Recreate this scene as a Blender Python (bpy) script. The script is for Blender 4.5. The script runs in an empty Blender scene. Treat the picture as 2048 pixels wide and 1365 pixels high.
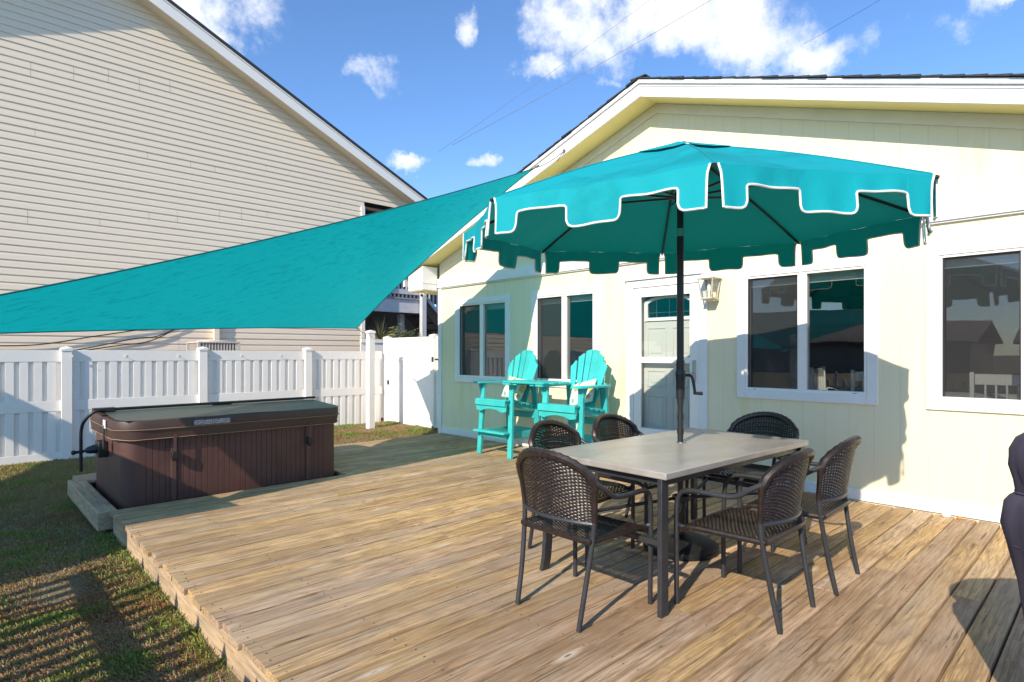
import bpy, bmesh, math, random
import numpy as np
from mathutils import Vector, Matrix
random.seed(7); rng = np.random.default_rng(7)
S = bpy.context.scene
COL = S.collection
R = math.radians

# ------------------------------------------------------------------ camera, sky, sun, exposure
cam = bpy.data.cameras.new('camera'); co = bpy.data.objects.new('camera', cam); COL.objects.link(co)
cam.sensor_width = 36.0; cam.lens = 36.0 * 1175 / 2048; cam.shift_y = 24.5 / 2048
cam.clip_start = 0.05; cam.clip_end = 2000
co.location = (0, 0, 1.35); co.rotation_euler = (R(90), 0, R(-43.7))
S.camera = co
S.view_settings.view_transform = 'Standard'; S.view_settings.look = 'None'
S.view_settings.exposure = 0.50; S.view_settings.gamma = 1.0
try: S.view_settings.use_curve_mapping = False
except Exception: pass

SUN_DIR = Vector((0.335, 0.092, -0.218)).normalized()          # the way the light travels
SUN_EL = math.asin(-SUN_DIR.z); SUN_ROT = math.atan2(-SUN_DIR.x, -SUN_DIR.y)
sl = bpy.data.lights.new('sun', 'SUN'); so = bpy.data.objects.new('sun', sl); COL.objects.link(so)
sl.energy = 4.4; sl.angle = R(0.5); sl.color = (1.0, 0.88, 0.70)
so.rotation_euler = SUN_DIR.to_track_quat('-Z', 'Y').to_euler(); so.location = (-20, -6, 20)

wd = bpy.data.worlds.new('World'); S.world = wd; wd.use_nodes = True
nt = wd.node_tree; nt.nodes.clear()
def WN(t, **k):
    n = nt.nodes.new(t)
    for a, b in k.items(): setattr(n, a, b)
    return n
def wl(a, b): nt.links.new(a, b)
def wmath(op, a, b=None, c=None):
    n = WN('ShaderNodeMath', operation=op)
    for i, v in enumerate((a, b, c)):
        if v is None: continue
        if isinstance(v, (int, float)): n.inputs[i].default_value = v
        else: wl(v, n.inputs[i])
    return n.outputs[0]
sky = WN('ShaderNodeTexSky', sky_type='NISHITA', sun_disc=False, sun_elevation=SUN_EL, sun_rotation=SUN_ROT,
         air_density=1.0, dust_density=0.35, ozone_density=2.0)
tcw = WN('ShaderNodeTexCoord')
dirn = tcw.outputs['Generated']
nz = WN('ShaderNodeTexNoise'); nz.inputs['Scale'].default_value = 5.0; nz.inputs['Detail'].default_value = 7.0; nz.inputs['Roughness'].default_value = 0.62
wl(dirn, nz.inputs['Vector'])
nsub = WN('ShaderNodeVectorMath', operation='SUBTRACT'); wl(nz.outputs['Color'], nsub.inputs[0]); nsub.inputs[1].default_value = (.5, .5, .5)
nscl = WN('ShaderNodeVectorMath', operation='SCALE'); wl(nsub.outputs[0], nscl.inputs[0]); nscl.inputs['Scale'].default_value = 0.20
nadd = WN('ShaderNodeVectorMath', operation='ADD'); wl(dirn, nadd.inputs[0]); wl(nscl.outputs[0], nadd.inputs[1])
warped = nadd.outputs[0]
# clouds: (azimuth from +Y towards +X, elevation, half width, half height) in degrees, softness, strength
CLOUDS = [(12.5, 29.0, 9.0, 4.6, 1.25), (15.5, 25.3, 3.6, 2.2, 1.0), (39.0, 29.0, 2.0, 1.6, .75), (31.0, 24.3, 2.4, 1.5, .66), (34.0, 18.8, 2.8, 1.0, .85),
          (41.8, 18.8, 2.3, .9, .85), (51.5, 28.5, 5.4, 4.6, 1.05), (47.5, 25.3, 3.4, 1.7, .8), (62.0, 28.5, 8.5, 4.0, 1.1), (66.5, 26.5, 6.5, 3.2, 1.0),
          (53.0, 24.6, 1.6, 1.0, .7), (71.0, 24.4, 5.0, 1.9, .9), (80.8, 23.6, 2.5, 1.1, .55), (85.2, 24.2, 3.8, 1.7, 1.0), (60.0, 33.0, 6.0, 1.3, .9), (74, 30.5, 2.2, .8, .45), (8, 35, 6, 3, .9),
          (-110, 14, 26, 6, .5), (-70, 12, 22, 4, .5), (-150, 12, 24, 5, .5)]
tot = None
for az, el, w, h, st in CLOUDS:
    a, e = R(az), R(el)
    d = Vector((math.sin(a)*math.cos(e), math.cos(a)*math.cos(e), math.sin(e)))
    u = Vector((math.cos(a), -math.sin(a), 0)); v = u.cross(d)
    m1 = WN('ShaderNodeVectorMath', operation='DOT_PRODUCT'); wl(warped, m1.inputs[0]); m1.inputs[1].default_value = u / math.sin(R(w))
    m2 = WN('ShaderNodeVectorMath', operation='DOT_PRODUCT'); wl(warped, m2.inputs[0]); m2.inputs[1].default_value = v / math.sin(R(h))
    dv = v.dot(d)
    m3 = WN('ShaderNodeVectorMath', operation='DOT_PRODUCT'); wl(dirn, m3.inputs[0]); m3.inputs[1].default_value = d
    r2 = wmath('ADD', wmath('MULTIPLY', m1.outputs['Value'], m1.outputs['Value']), wmath('MULTIPLY', m2.outputs['Value'], m2.outputs['Value']))
    r2 = wmath('ADD', r2, wmath('MULTIPLY', wmath('LESS_THAN', m3.outputs['Value'], 0.2), 50.0))
    g = wmath('MULTIPLY', wmath('MAXIMUM', wmath('SUBTRACT', 1.25, r2), 0.0), st)
    tot = g if tot is None else wmath('MAXIMUM', tot, g)
nz2 = WN('ShaderNodeTexNoise'); nz2.inputs['Scale'].default_value = 13.0; nz2.inputs['Detail'].default_value = 9.0; nz2.inputs['Roughness'].default_value = 0.66
wl(dirn, nz2.inputs['Vector'])
dens = wmath('ADD', tot, wmath('MULTIPLY', wmath('SUBTRACT', nz2.outputs['Fac'], 0.58), 2.6))
gate = wmath('MINIMUM', wmath('MULTIPLY', tot, 3.0), 1.0)
cr = WN('ShaderNodeMapRange', interpolation_type='SMOOTHSTEP'); wl(dens, cr.inputs['Value'])
cr.inputs['From Min'].default_value = 0.10; cr.inputs['From Max'].default_value = 1.22
cfac = wmath('MULTIPLY', wmath('MULTIPLY', cr.outputs[0], gate), 0.96)
tint = WN('ShaderNodeMixRGB', blend_type='MULTIPLY'); tint.inputs[0].default_value = 1.0
wl(sky.outputs[0], tint.inputs[1]); tint.inputs[2].default_value = (0.88, 1.15, 1.46, 1)
cmix = WN('ShaderNodeMixRGB'); wl(cfac, cmix.inputs[0]); wl(tint.outputs[0], cmix.inputs[1])
# cloud brightness: bright heads, slightly blue-grey hollows
cc = WN('ShaderNodeMixRGB'); wl(nz.outputs['Fac'], cc.inputs[0]); cc.inputs[1].default_value = (5.8, 6.2, 6.8, 1); cc.inputs[2].default_value = (8.4, 8.4, 8.4, 1)
wl(cc.outputs[0], cmix.inputs[2])
bg = WN('ShaderNodeBackground'); bg.inputs['Strength'].default_value = 0.115
wo = WN('ShaderNodeOutputWorld'); wl(cmix.outputs[0], bg.inputs['Color']); wl(bg.outputs[0], wo.inputs['Surface'])

S.render.engine = 'CYCLES'
S.cycles.max_bounces = 8; S.cycles.transparent_max_bounces = 16
S.cycles.caustics_reflective = False; S.cycles.caustics_refractive = False

# ------------------------------------------------------------------ helpers
class MB:
    """collects shapes; build() links them as ONE mesh object"""
    def __init__(s): s.v = []; s.f = []; s.sm = []; s.at = []; s.cur = (0, 0, 0, 1)
    def add(s, vs, fs, smooth=False):
        o = len(s.v)
        s.v += [tuple(map(float, p)) for p in vs]; s.at += [s.cur] * len(vs)
        for f in fs: s.f.append([i + o for i in f]); s.sm.append(smooth)
        return s
    def box(s, a, b):
        x0, y0, z0 = a; x1, y1, z1 = b
        x0, x1 = min(x0, x1), max(x0, x1); y0, y1 = min(y0, y1), max(y0, y1); z0, z1 = min(z0, z1), max(z0, z1)
        return s.add([(x0,y0,z0),(x1,y0,z0),(x1,y1,z0),(x0,y1,z0),(x0,y0,z1),(x1,y0,z1),(x1,y1,z1),(x0,y1,z1)],
                     [(0,3,2,1),(4,5,6,7),(0,1,5,4),(1,2,6,5),(2,3,7,6),(3,0,4,7)])
    def obox(s, c, ax, ay, az):
        """box from centre and three half-axis vectors"""
        c, ax, ay, az = map(Vector, (c, ax, ay, az)); P = []
        for k in (-1, 1):
            for i, j in ((-1,-1),(1,-1),(1,1),(-1,1)): P.append(c + ax*i + ay*j + az*k)
        return s.add(P, [(0,3,2,1),(4,5,6,7),(0,1,5,4),(1,2,6,5),(2,3,7,6),(3,0,4,7)])
    def beam(s, p, q, w, h, up=(0,0,1)):
        p, q = Vector(p), Vector(q); d = (q-p).normalized(); u = Vector(up)
        sd = d.cross(u).normalized(); u2 = sd.cross(d).normalized()
        return s.obox((p+q)/2, (q-p)/2, sd*w/2, u2*h/2)
    def tube(s, pts, r, n=8, caps=True, smooth=True):
        pts = [Vector(p) for p in pts]; m = len(pts)
        rs = r if isinstance(r, (list, tuple)) else [r]*m
        vs = []; fs = []; prev = None
        for i, p in enumerate(pts):
            d = (pts[min(i+1, m-1)] - pts[max(i-1, 0)])
            d = d.normalized() if d.length > 1e-9 else Vector((0,0,1))
            if prev is None:
                a = Vector((0,0,1)) if abs(d.z) < .9 else Vector((1,0,0))
                x = d.cross(a).normalized()
            else:
                x = prev - d*prev.dot(d)
                x = x.normalized() if x.length > 1e-6 else d.orthogonal().normalized()
            prev = x; y = d.cross(x)
            for k in range(n):
                t = 2*math.pi*k/n; vs.append(p + (x*math.cos(t) + y*math.sin(t))*rs[i])
        for i in range(m-1):
            for k in range(n):
                a = i*n+k; b = i*n+(k+1) % n; fs.append((a, b, b+n, a+n))
        s.add(vs, fs, smooth)
        if caps:
            o = len(s.v) - len(vs)
            s.f.append([o+k for k in reversed(range(n))]); s.sm.append(False)
            s.f.append([o+(m-1)*n+k for k in range(n)]); s.sm.append(False)
        return s
    def lathe(s, prof, c=(0,0,0), n=24, smooth=True):
        vs = []; fs = []; m = len(prof)
        for r, z in prof:
            for k in range(n):
                t = 2*math.pi*k/n; vs.append((c[0]+r*math.cos(t), c[1]+r*math.sin(t), c[2]+z))
        for i in range(m-1):
            for k in range(n): fs.append((i*n+k, i*n+(k+1) % n, (i+1)*n+(k+1) % n, (i+1)*n+k))
        fs.append(tuple(reversed(range(n)))); fs.append(tuple((m-1)*n+k for k in range(n)))
        return s.add(vs, fs, smooth)
    def prism(s, poly, f, t0, t1, smooth=False):
        """poly = 2-D outline; f(u, v, t) maps it to 3-D"""
        n = len(poly); vs = [f(u, v, t0) for u, v in poly] + [f(u, v, t1) for u, v in poly]
        fs = [(i, (i+1) % n, n+(i+1) % n, n+i) for i in range(n)] + [tuple(reversed(range(n))), tuple(range(n, 2*n))]
        return s.add(vs, fs, smooth)
    def loft(s, rings, smooth=True, caps=True):
        n = len(rings[0]); vs = [p for r in rings for p in r]; fs = []
        for i in range(len(rings)-1):
            for k in range(n): fs.append((i*n+k, i*n+(k+1) % n, (i+1)*n+(k+1) % n, (i+1)*n+k))
        if caps: fs.append(tuple(reversed(range(n)))); fs.append(tuple((len(rings)-1)*n+k for k in range(n)))
        return s.add(vs, fs, smooth)
    def grid(s, fn, nu, nv, smooth=True):
        vs = [fn(i/nu, j/nv) for j in range(nv+1) for i in range(nu+1)]
        fs = [(j*(nu+1)+i, j*(nu+1)+i+1, (j+1)*(nu+1)+i+1, (j+1)*(nu+1)+i) for j in range(nv) for i in range(nu)]
        return s.add(vs, fs, smooth)
    def build(s, name, mat, parent=None, bevel=0.0, attr=False, solid=0.0, world=True):
        off = Vector((0,0,0)); p = parent
        while p is not None and world: off += p.location; p = p.parent
        me = bpy.data.meshes.new(name)
        me.from_pydata([(x-off.x, y-off.y, z-off.z) for x, y, z in s.v], [], s.f)
        me.polygons.foreach_set('use_smooth', s.sm); me.update(); me.set_sharp_from_angle(angle=R(42))
        if attr:
            ca = me.attributes.new('tone', 'FLOAT_COLOR', 'POINT'); ca.data.foreach_set('color', np.array(s.at, 'f').ravel())
        me.materials.append(mat); me.update()
        o = bpy.data.objects.new(name, me); COL.objects.link(o)
        if parent is not None: o.parent = parent
        if bevel:
            b = o.modifiers.new('bevel', 'BEVEL'); b.width = bevel; b.segments = 2; b.limit_method = 'ANGLE'; b.angle_limit = R(40)
        if solid:
            b = o.modifiers.new('solid', 'SOLIDIFY'); b.thickness = solid; b.offset = 0
        return o
def bx(a, b): return MB().box(a, b)
def tag(o, label, cat, group=None):
    o['label'] = label; o['category'] = cat
    if group: o['group'] = group
    return o
def thing(name, label, cat, loc=(0,0,0), group=None):
    o = bpy.data.objects.new(name, None); COL.objects.link(o); o.location = loc; o.empty_display_size = .1
    return tag(o, label, cat, group)
def struct(o, kind='structure'): o['kind'] = kind; return o
def kids(o): return [c for c in bpy.data.objects if c.parent == o]
def copy_tree(o, parent=None):
    c = o.copy(); COL.objects.link(c); c.parent = parent
    for ch in kids(o): copy_tree(ch, c)
    return c
def smooth_path(pts, n=6):
    """Catmull-Rom through the points"""
    P = [Vector(p) for p in pts]; P = [2*P[0]-P[1]] + P + [2*P[-1]-P[-2]]; out = []
    for i in range(1, len(P)-2):
        for k in range(n):
            t = k/n; a, b, c, d = P[i-1:i+3]
            out.append(.5*((2*b) + (c-a)*t + (2*a-5*b+4*c-d)*t*t + (3*b-a-3*c+d)*t**3))
    out.append(P[-2]); return out

# ------------------------------------------------------------------ materials
class NT:
    def __init__(s, name):
        s.m = bpy.data.materials.new(name); s.m.use_nodes = True; s.t = s.m.node_tree; s.t.nodes.clear()
        s.out = s.n('ShaderNodeOutputMaterial')
    def n(s, t, **k):
        n = s.t.nodes.new(t)
        for a, b in k.items(): setattr(n, a, b)
        return n
    def l(s, a, b): s.t.links.new(a, b)
    def put(s, v, sock):
        if hasattr(v, 'links'): s.l(v, sock)
        elif isinstance(v, (tuple, list)) and sock.type == 'RGBA': sock.default_value = (*v[:3], 1)
        else: sock.default_value = v
    def coord(s, scale=(1,1,1), kind='Object', extra=None):
        c = s.n('ShaderNodeTexCoord').outputs[kind]
        if extra is not None:
            a = s.n('ShaderNodeVectorMath', operation='ADD'); s.l(c, a.inputs[0]); s.l(extra, a.inputs[1]); c = a.outputs[0]
        m = s.n('ShaderNodeMapping'); m.inputs['Scale'].default_value = scale; s.l(c, m.inputs['Vector'])
        return m.outputs[0]
    def noise(s, vec, scale=1, detail=4, rough=.5, dist=0):
        n = s.n('ShaderNodeTexNoise'); s.l(vec, n.inputs['Vector'])
        n.inputs['Scale'].default_value = scale; n.inputs['Detail'].default_value = detail; n.inputs['Roughness'].default_value = rough; n.inputs['Distortion'].default_value = dist
        return n.outputs['Fac']
    def ramp(s, fac, stops):
        r = s.n('ShaderNodeValToRGB'); s.l(fac, r.inputs[0]); e = r.color_ramp.elements
        while len(e) < len(stops): e.new(.5)
        for i, (p, c) in enumerate(stops):
            e[i].position = p; e[i].color = (*c, 1) if isinstance(c, (tuple, list)) else (c, c, c, 1)
        return r.outputs[0]
    def mix(s, fac, a, b, mode='MIX'):
        m = s.n('ShaderNodeMixRGB', blend_type=mode); s.put(fac, m.inputs[0]); s.put(a, m.inputs[1]); s.put(b, m.inputs[2]); return m.outputs[0]
    def math(s, op, a, b=0., c=None):
        m = s.n('ShaderNodeMath', operation=op); s.put(a, m.inputs[0]); s.put(b, m.inputs[1])
        if c is not None: s.put(c, m.inputs[2])
        return m.outputs[0]
    def bump(s, h, strength=.3, dist=.01):
        b = s.n('ShaderNodeBump'); b.inputs['Strength'].default_value = strength; b.inputs['Distance'].default_value = dist
        s.l(h, b.inputs['Height']); return b.outputs[0]
    def bsdf(s, col, rough=.5, normal=None, metal=0., spec=.5, sheen=0.):
        p = s.n('ShaderNodeBsdfPrincipled'); s.put(col, p.inputs['Base Color']); s.put(rough, p.inputs['Roughness'])
        p.inputs['Metallic'].default_value = metal; p.inputs['Specular IOR Level'].default_value = spec
        if sheen: p.inputs['Sheen Weight'].default_value = sheen
        if normal is not None: s.l(normal, p.inputs['Normal'])
        return p.outputs[0]
    def surf(s, sh): s.l(sh, s.out.inputs['Surface']); return s.m
def plain(name, col, rough=.5, metal=0., var=.12, scale=6., bump=0., bscale=60., spec=.5):
    """painted / moulded stuff with slight unevenness of tone, gloss and surface"""
    t = NT(name); v = t.coord()
    a = t.noise(v, scale, 5, .6)
    c = t.mix(t.ramp(a, [(.3, 0.), (.7, 1.)]), tuple(x*(1-var) for x in col), tuple(min(1, x*(1+var*.6)) for x in col))
    r = t.math('ADD', t.math('MULTIPLY', a, .2), rough-.1)
    nm = t.bump(t.noise(v, bscale, 3, .6), bump, .004) if bump else None
    return t.surf(t.bsdf(c, r, nm, metal, spec))

def wood_mat(name, axis=0, warm=1.0, grey=0.):
    t = NT(name)
    at = t.n('ShaderNodeAttribute', attribute_name='tone')
    sc = t.n('ShaderNodeVectorMath', operation='SCALE'); t.l(at.outputs['Color'], sc.inputs[0]); sc.inputs['Scale'].default_value = 37.0
    sx = lambda l, a: (l, a, a) if axis == 0 else (a, l, a)
    ex = sc.outputs[0]
    fine = t.noise(t.coord(sx(3.2, 85.), extra=ex), 1., 6, .70)
    mid = t.noise(t.coord(sx(1.5, 15.), extra=ex), 1., 5, .66)
    low = t.noise(t.coord(sx(.55, 5.5), extra=ex), 1., 2.5, .5, .4)
    rings = t.math('SINE', t.math('MULTIPLY', low, 95.))
    big = t.noise(t.coord((.55, .7, 1)), 1., 4, .55)
    blot = t.noise(t.coord(sx(1.7, 3.6), extra=ex), 1., 5, .66)
    sepr = t.n('ShaderNodeSeparateColor'); t.l(at.outputs['Color'], sepr.inputs[0]); rnd = sepr.outputs[0]
    hue = t.math('ADD', t.math('MULTIPLY', rnd, .55), t.math('MULTIPLY', blot, .5))
    base = t.ramp(hue, [(.2, (.57*warm, .385, .205)), (.42, (.63*warm, .415, .185)), (.6, (.58*warm, .415, .275)), (.82, (.44*warm, .28, .155))])
    pale = t.ramp(big, [(.35, .78), (.65, 1.12)])
    base = t.mix(1., base, pale, 'MULTIPLY')
    base = t.mix(1., base, t.ramp(sepr.outputs[1], [(0., .80), (1., 1.24)]), 'MULTIPLY')
    wet = t.noise(t.coord((1.6, 1.9, 1)), 1., 6, .68)
    base = t.mix(t.ramp(wet, [(.48, 0.), (.66, .72)]), base, (.31*warm, .20, .12))
    c = t.mix(t.ramp(fine, [(.39, .78), (.56, 0.)]), base, (.23*warm, .14, .068))
    c = t.mix(t.math('MULTIPLY', t.ramp(rings, [(.45, 0.), (.95, 1.)]), t.ramp(blot, [(.36, .12), (.62, .62)])), c, (.22*warm, .14, .075))
    c = t.mix(t.ramp(mid, [(.58, 0.), (.78, .6)]), c, (.72, .58, .43))
    c = t.mix(t.ramp(mid, [(.24, .9), (.42, 0.)]), c, (.17, .115, .07))
    # weathering: silver-grey sun bleached patches and long dark checks
    wz = t.noise(t.coord(sx(.8, 2.2), extra=ex), 1., 5, .6); lo_ = t.noise(t.coord((.35, .35, 1)), 1., 3, .5)
    gm = t.math('ADD', t.math('MULTIPLY', wz, .65), t.math('MULTIPLY', lo_, .55))
    c = t.mix(t.ramp(gm, [(max(0, .56-grey*.6), 0.), (max(.1, .72-grey*.6), .46)]), c, t.mix(fine, (.27, .22, .18), (.54, .46, .385)))
    ck = t.noise(t.coord(sx(2.2, 70.), extra=ex), 1., 3, .55)
    c = t.mix(t.ramp(ck, [(.63, 0.), (.68, .85)]), c, (.10, .07, .05))
    # knots: short dark eyes with a pale rim
    vo = t.n('ShaderNodeTexVoronoi'); t.l(t.coord(sx(1.15, 4.6), extra=ex), vo.inputs['Vector']); vo.inputs['Scale'].default_value = 1.
    kd = vo.outputs['Distance']
    c = t.mix(t.ramp(kd, [(.05, .55), (.13, 0.)]), c, (.66, .58, .46))
    c = t.mix(t.ramp(kd, [(.022, .9), (.042, 0.)]), c, (.11, .07, .04))
    # dark flecks and nail heads rust
    fl = t.noise(t.coord(sx(9., 46.), extra=ex), 1., 2, .5)
    c = t.mix(t.ramp(fl, [(.72, 0.), (.78, .7)]), c, (.1, .07, .05))
    h = t.math('ADD', t.math('MULTIPLY', fine, .8), t.math('MULTIPLY', rings, .12))
    nm = t.bump(h, .55, .0035)
    return t.surf(t.bsdf(c, .78, nm, spec=.3))
M = {}
M['deck'] = wood_mat('deck_wood', 0); M['rim'] = wood_mat('rim_wood', 1, grey=1.0)
M['white'] = plain('white_paint', (.80, .80, .80), .45, var=.05, bump=.12, bscale=25)
M['vinyl'] = plain('white_vinyl', (.88, .85, .81), .35, var=.03, scale=2.5)
M['black'] = plain('black_metal', (.018, .019, .022), .38, var=.2)
M['blackplastic'] = plain('black_plastic', (.014, .015, .017), .45, var=.2)
M['charcoal'] = plain('charcoal_metal', (.040, .042, .050), .42, metal=.25, var=.18, scale=14, bump=.1)
M['nickel'] = plain('brushed_nickel', (.5, .5, .5), .3, metal=1., var=.1)
M['dark_hole'] = plain('dark_void', (.015, .014, .013), .9)
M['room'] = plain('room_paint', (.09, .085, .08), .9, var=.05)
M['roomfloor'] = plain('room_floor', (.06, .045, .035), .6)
M['shingle'] = plain('asphalt_shingle', (.045, .045, .05), .95, var=.35, scale=30, bump=.6)
M['rope'] = plain('rope', (.35, .33, .30), .9, var=.2, scale=50)
M['rust'] = plain('worn_metal', (.22, .2, .18), .55, metal=.6, var=.3, scale=30)
M['lampframe'] = plain('worn_lantern_metal', (.55, .50, .40), .5, var=.2, scale=20)
M['bulb'] = plain('frosted_bulb', (.9, .88, .82), .3)

def wall_mat():
    t = NT('cream_siding')
    v = t.coord((1, 1, 1))
    st = t.noise(t.coord((1, 26, .55)), 1., 5, .65)
    blot = t.noise(t.coord((1, 3.2, .75)), 1., 5, .62)
    c = t.mix(t.ramp(st, [(.3, .0), (.75, .5)]), (.80, .735, .50), (.84, .785, .60))
    c = t.mix(t.ramp(blot, [(.56, 0.), (.72, .55)]), c, (.74, .62, .30))
    # panel grooves every 0.203 m run upright
    sp = t.n('ShaderNodeSeparateXYZ'); t.l(t.n('ShaderNodeTexCoord').outputs['Object'], sp.inputs[0])
    fr = t.math('FRACT', t.math('DIVIDE', sp.outputs['Y'], .203))
    gr = t.math('LESS_THAN', fr, .03)
    c = t.mix(t.math('MULTIPLY', gr, .22), c, (.45, .40, .26))
    h = t.math('SUBTRACT', t.math('MULTIPLY', st, .5), t.math('MULTIPLY', gr, .6))
    return t.surf(t.bsdf(c, .62, t.bump(h, .35, .004), spec=.35))
M['wall'] = wall_mat()
M['soffit'] = plain('yellow_soffit', (.86, .77, .34), .6, var=.06, scale=3)
M['trimcream'] = plain('cream_trim', (.78, .75, .62), .5, var=.06, scale=3, bump=.1, bscale=20)

def siding_mat():
    t = NT('beige_vinyl_siding'); v = t.coord((2, 2, 60))
    a = t.noise(v, 1., 4, .6); b = t.noise(t.coord((.5, .5, .5)), 1., 4, .6)
    c = t.mix(a, (.84, .70, .54), (.88, .75, .59)); c = t.mix(t.ramp(b, [(.4, 0.), (.7, .25)]), c, (.80, .67, .53))
    return t.surf(t.bsdf(c, .5, t.bump(a, .15, .003)))
M['siding'] = siding_mat()

M['joint'] = plain('siding_joint', (.30, .27, .23), .7)
def fabric(name, col, trans, transp=0., tcol=None, streak=None, rough=.75, underside_tone=None):
    t = NT(name)
    v = t.coord(streak or (3, 3, 3))
    a = t.noise(v, 1., 6, .62, .3)
    c = t.mix(t.ramp(a, [(.32, 0.), (.47, 1.)]), tuple(x*.74 for x in col), col)
    weave = t.noise(t.coord((160, 160, 160)), 1., 2, .5)
    c = t.mix(t.math('MULTIPLY', weave, .16), c, tuple(x*.75 for x in col))
    if underside_tone: c = t.mix(t.n('ShaderNodeNewGeometry').outputs['Backfacing'], underside_tone, c)  # separate underside colour carries the light on that face
    nm = t.bump(t.math('ADD', a, t.math('MULTIPLY', weave, .12)), .35, .02)
    d = t.bsdf(c, rough, nm, spec=.2)
    tr = t.n('ShaderNodeBsdfTranslucent'); t.put(t.mix(1., c, tcol or (1, 1, 1), 'MULTIPLY'), tr.inputs[0]); t.l(nm, tr.inputs['Normal'])
    m = t.n('ShaderNodeMixShader'); m.inputs[0].default_value = trans; t.l(d, m.inputs[1]); t.l(tr.outputs[0], m.inputs[2]); sh = m.outputs[0]
    if transp:
        tp = t.n('ShaderNodeBsdfTransparent'); tp.inputs[0].default_value = (.05, .9, 1, 1)
        m2 = t.n('ShaderNodeMixShader'); m2.inputs[0].default_value = transp; t.l(sh, m2.inputs[1]); t.l(tp.outputs[0], m2.inputs[2]); sh = m2.outputs[0]
    return t.surf(sh)
M['sail'] = fabric('teal_sail_cloth', (.004, .345, .378), .66, .03, streak=(3.5, 24., 18.))
M['canopy'] = fabric('turquoise_canvas', (.005, .36, .425), .14, 0., tcol=(.6, .85, .75), streak=(2, 2, 2), underside_tone=(.005, .38, .41))
M['canopyseam'] = plain('teal_seam_tape', (.004, .27, .31), .8)
M['piping'] = plain('white_piping', (.78, .80, .80), .6)
M['cover'] = plain('grill_cover_cloth', (.055, .047, .075), .75, var=.25, scale=5, bump=.35, bscale=9)

def wicker_mat():
    t = NT('brown_resin_wicker'); a = t.noise(t.coord((40, 40, 40)), 1., 4, .6)
    c = t.mix(t.ramp(a, [(.3, 0.), (.7, 1.)]), (.011, .007, .006), (.029, .019, .016))
    return t.surf(t.bsdf(c, t.math('ADD', t.math('MULTIPLY', a, .25), .26), t.bump(a, .2, .002), spec=.55))
M['wicker'] = wicker_mat()

def table_mat():
    t = NT('brushed_grey_tabletop')
    a = t.noise(t.coord((2.2, 4.5, 5)), 1., 6, .68, .6); b = t.noise(t.coord((2.2, 3.4, 3)), 1., 5, .6, .5); f = t.noise(t.coord((6, 120, 20)), 1., 3, .6)
    c = t.mix(t.ramp(a, [(.3, 0.), (.7, 1.)]), (.21, .19, .175), (.36, .34, .325))
    c = t.mix(t.ramp(b, [(.46, 0.), (.72, .5)]), c, (.30, .25, .20))
    c = t.mix(t.math('MULTIPLY', f, .10), c, (.5, .48, .46))
    return t.surf(t.bsdf(c, t.math('ADD', t.math('MULTIPLY', b, .22), .20), t.bump(f, .08, .002), spec=.45))
M['tabletop'] = table_mat()
M['tableedge'] = plain('worn_zinc_edge', (.42, .39, .38), .4, var=.3, scale=16, bump=.1)
def lumber_mat():
    t = NT('turquoise_poly_lumber'); a = t.noise(t.coord((5, 5, 5)), 1., 5, .6); g = t.noise(t.coord((22, 22, 22)), 1., 4, .65)
    rn = t.n('ShaderNodeObjectInfo').outputs['Random']
    c = t.mix(t.ramp(a, [(.3, 0.), (.7, 1.)]), (.030, .42, .43), (.055, .54, .535)); c = t.mix(1., c, t.ramp(rn, [(0., .86), (1., 1.06)]), 'MULTIPLY')
    c = t.mix(t.ramp(g, [(.62, 0.), (.74, .25)]), c, (.20, .58, .56))
    return t.surf(t.bsdf(c, t.math('ADD', t.math('MULTIPLY', g, .25), .33), t.bump(g, .12, .003)))
M['turquoise'] = lumber_mat()

def tub_mat(name, col, rough):
    t = NT(name); a = t.noise(t.coord((70, 70, 3)), 1., 4, .6); b = t.noise(t.coord((3, 3, 3)), 1., 5, .6)
    sp = t.noise(t.coord((160, 160, 90)), 1., 2, .5)
    c = t.mix(t.ramp(b, [(.3, 0.), (.7, 1.)]), tuple(x*.8 for x in col), tuple(x*1.2 for x in col))
    c = t.mix(t.ramp(sp, [(.71, 0.), (.75, .5)]), c, (.2, .16, .14))
    return t.surf(t.bsdf(c, rough, t.bump(a, .2, .002), spec=.5))
M['tub'] = tub_mat('brown_spa_cabinet', (.092, .043, .037), .48)
M['tubtrim'] = tub_mat('brown_spa_trim', (.105, .052, .046), .5)
M['lid'] = plain('brown_spa_vinyl', (.060, .032, .026), .55, var=.2, scale=4, bump=.25, bscale=12, spec=.6)
M['lidtop'] = plain('teal_lit_spa_vinyl', (.055, .075, .070), .42, var=.25, scale=7, bump=.15, bscale=40, spec=.6)  # same brown vinyl, with the sail's teal light put into its colour
M['stitch'] = plain('tan_stitching', (.30, .19, .11), .7)

def label_mat():
    t = NT('printed_warning_label')
    g = t.n('ShaderNodeTexCoord').outputs['Object']
    sp = t.n('ShaderNodeSeparateXYZ'); t.l(g, sp.inputs[0])
    row = t.math('GREATER_THAN', t.math('FRACT', t.math('MULTIPLY', sp.outputs['Z'], 150.)), .30)
    mp = t.n('ShaderNodeMapping'); mp.inputs['Scale'].default_value = (420, 1, 150); t.l(g, mp.inputs['Vector'])
    w = t.n('ShaderNodeTexWhiteNoise', noise_dimensions='3D')
    sn = t.n('ShaderNodeVectorMath', operation='FLOOR'); t.l(mp.outputs[0], sn.inputs[0]); t.l(sn.outputs[0], w.inputs['Vector'])
    ink = t.math('MULTIPLY', row, t.math('GREATER_THAN', w.outputs['Value'], .38))
    return t.surf(t.bsdf(t.mix(ink, (.05, .045, .06), (.62, .60, .64)), .5))
M['label'] = label_mat()

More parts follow.
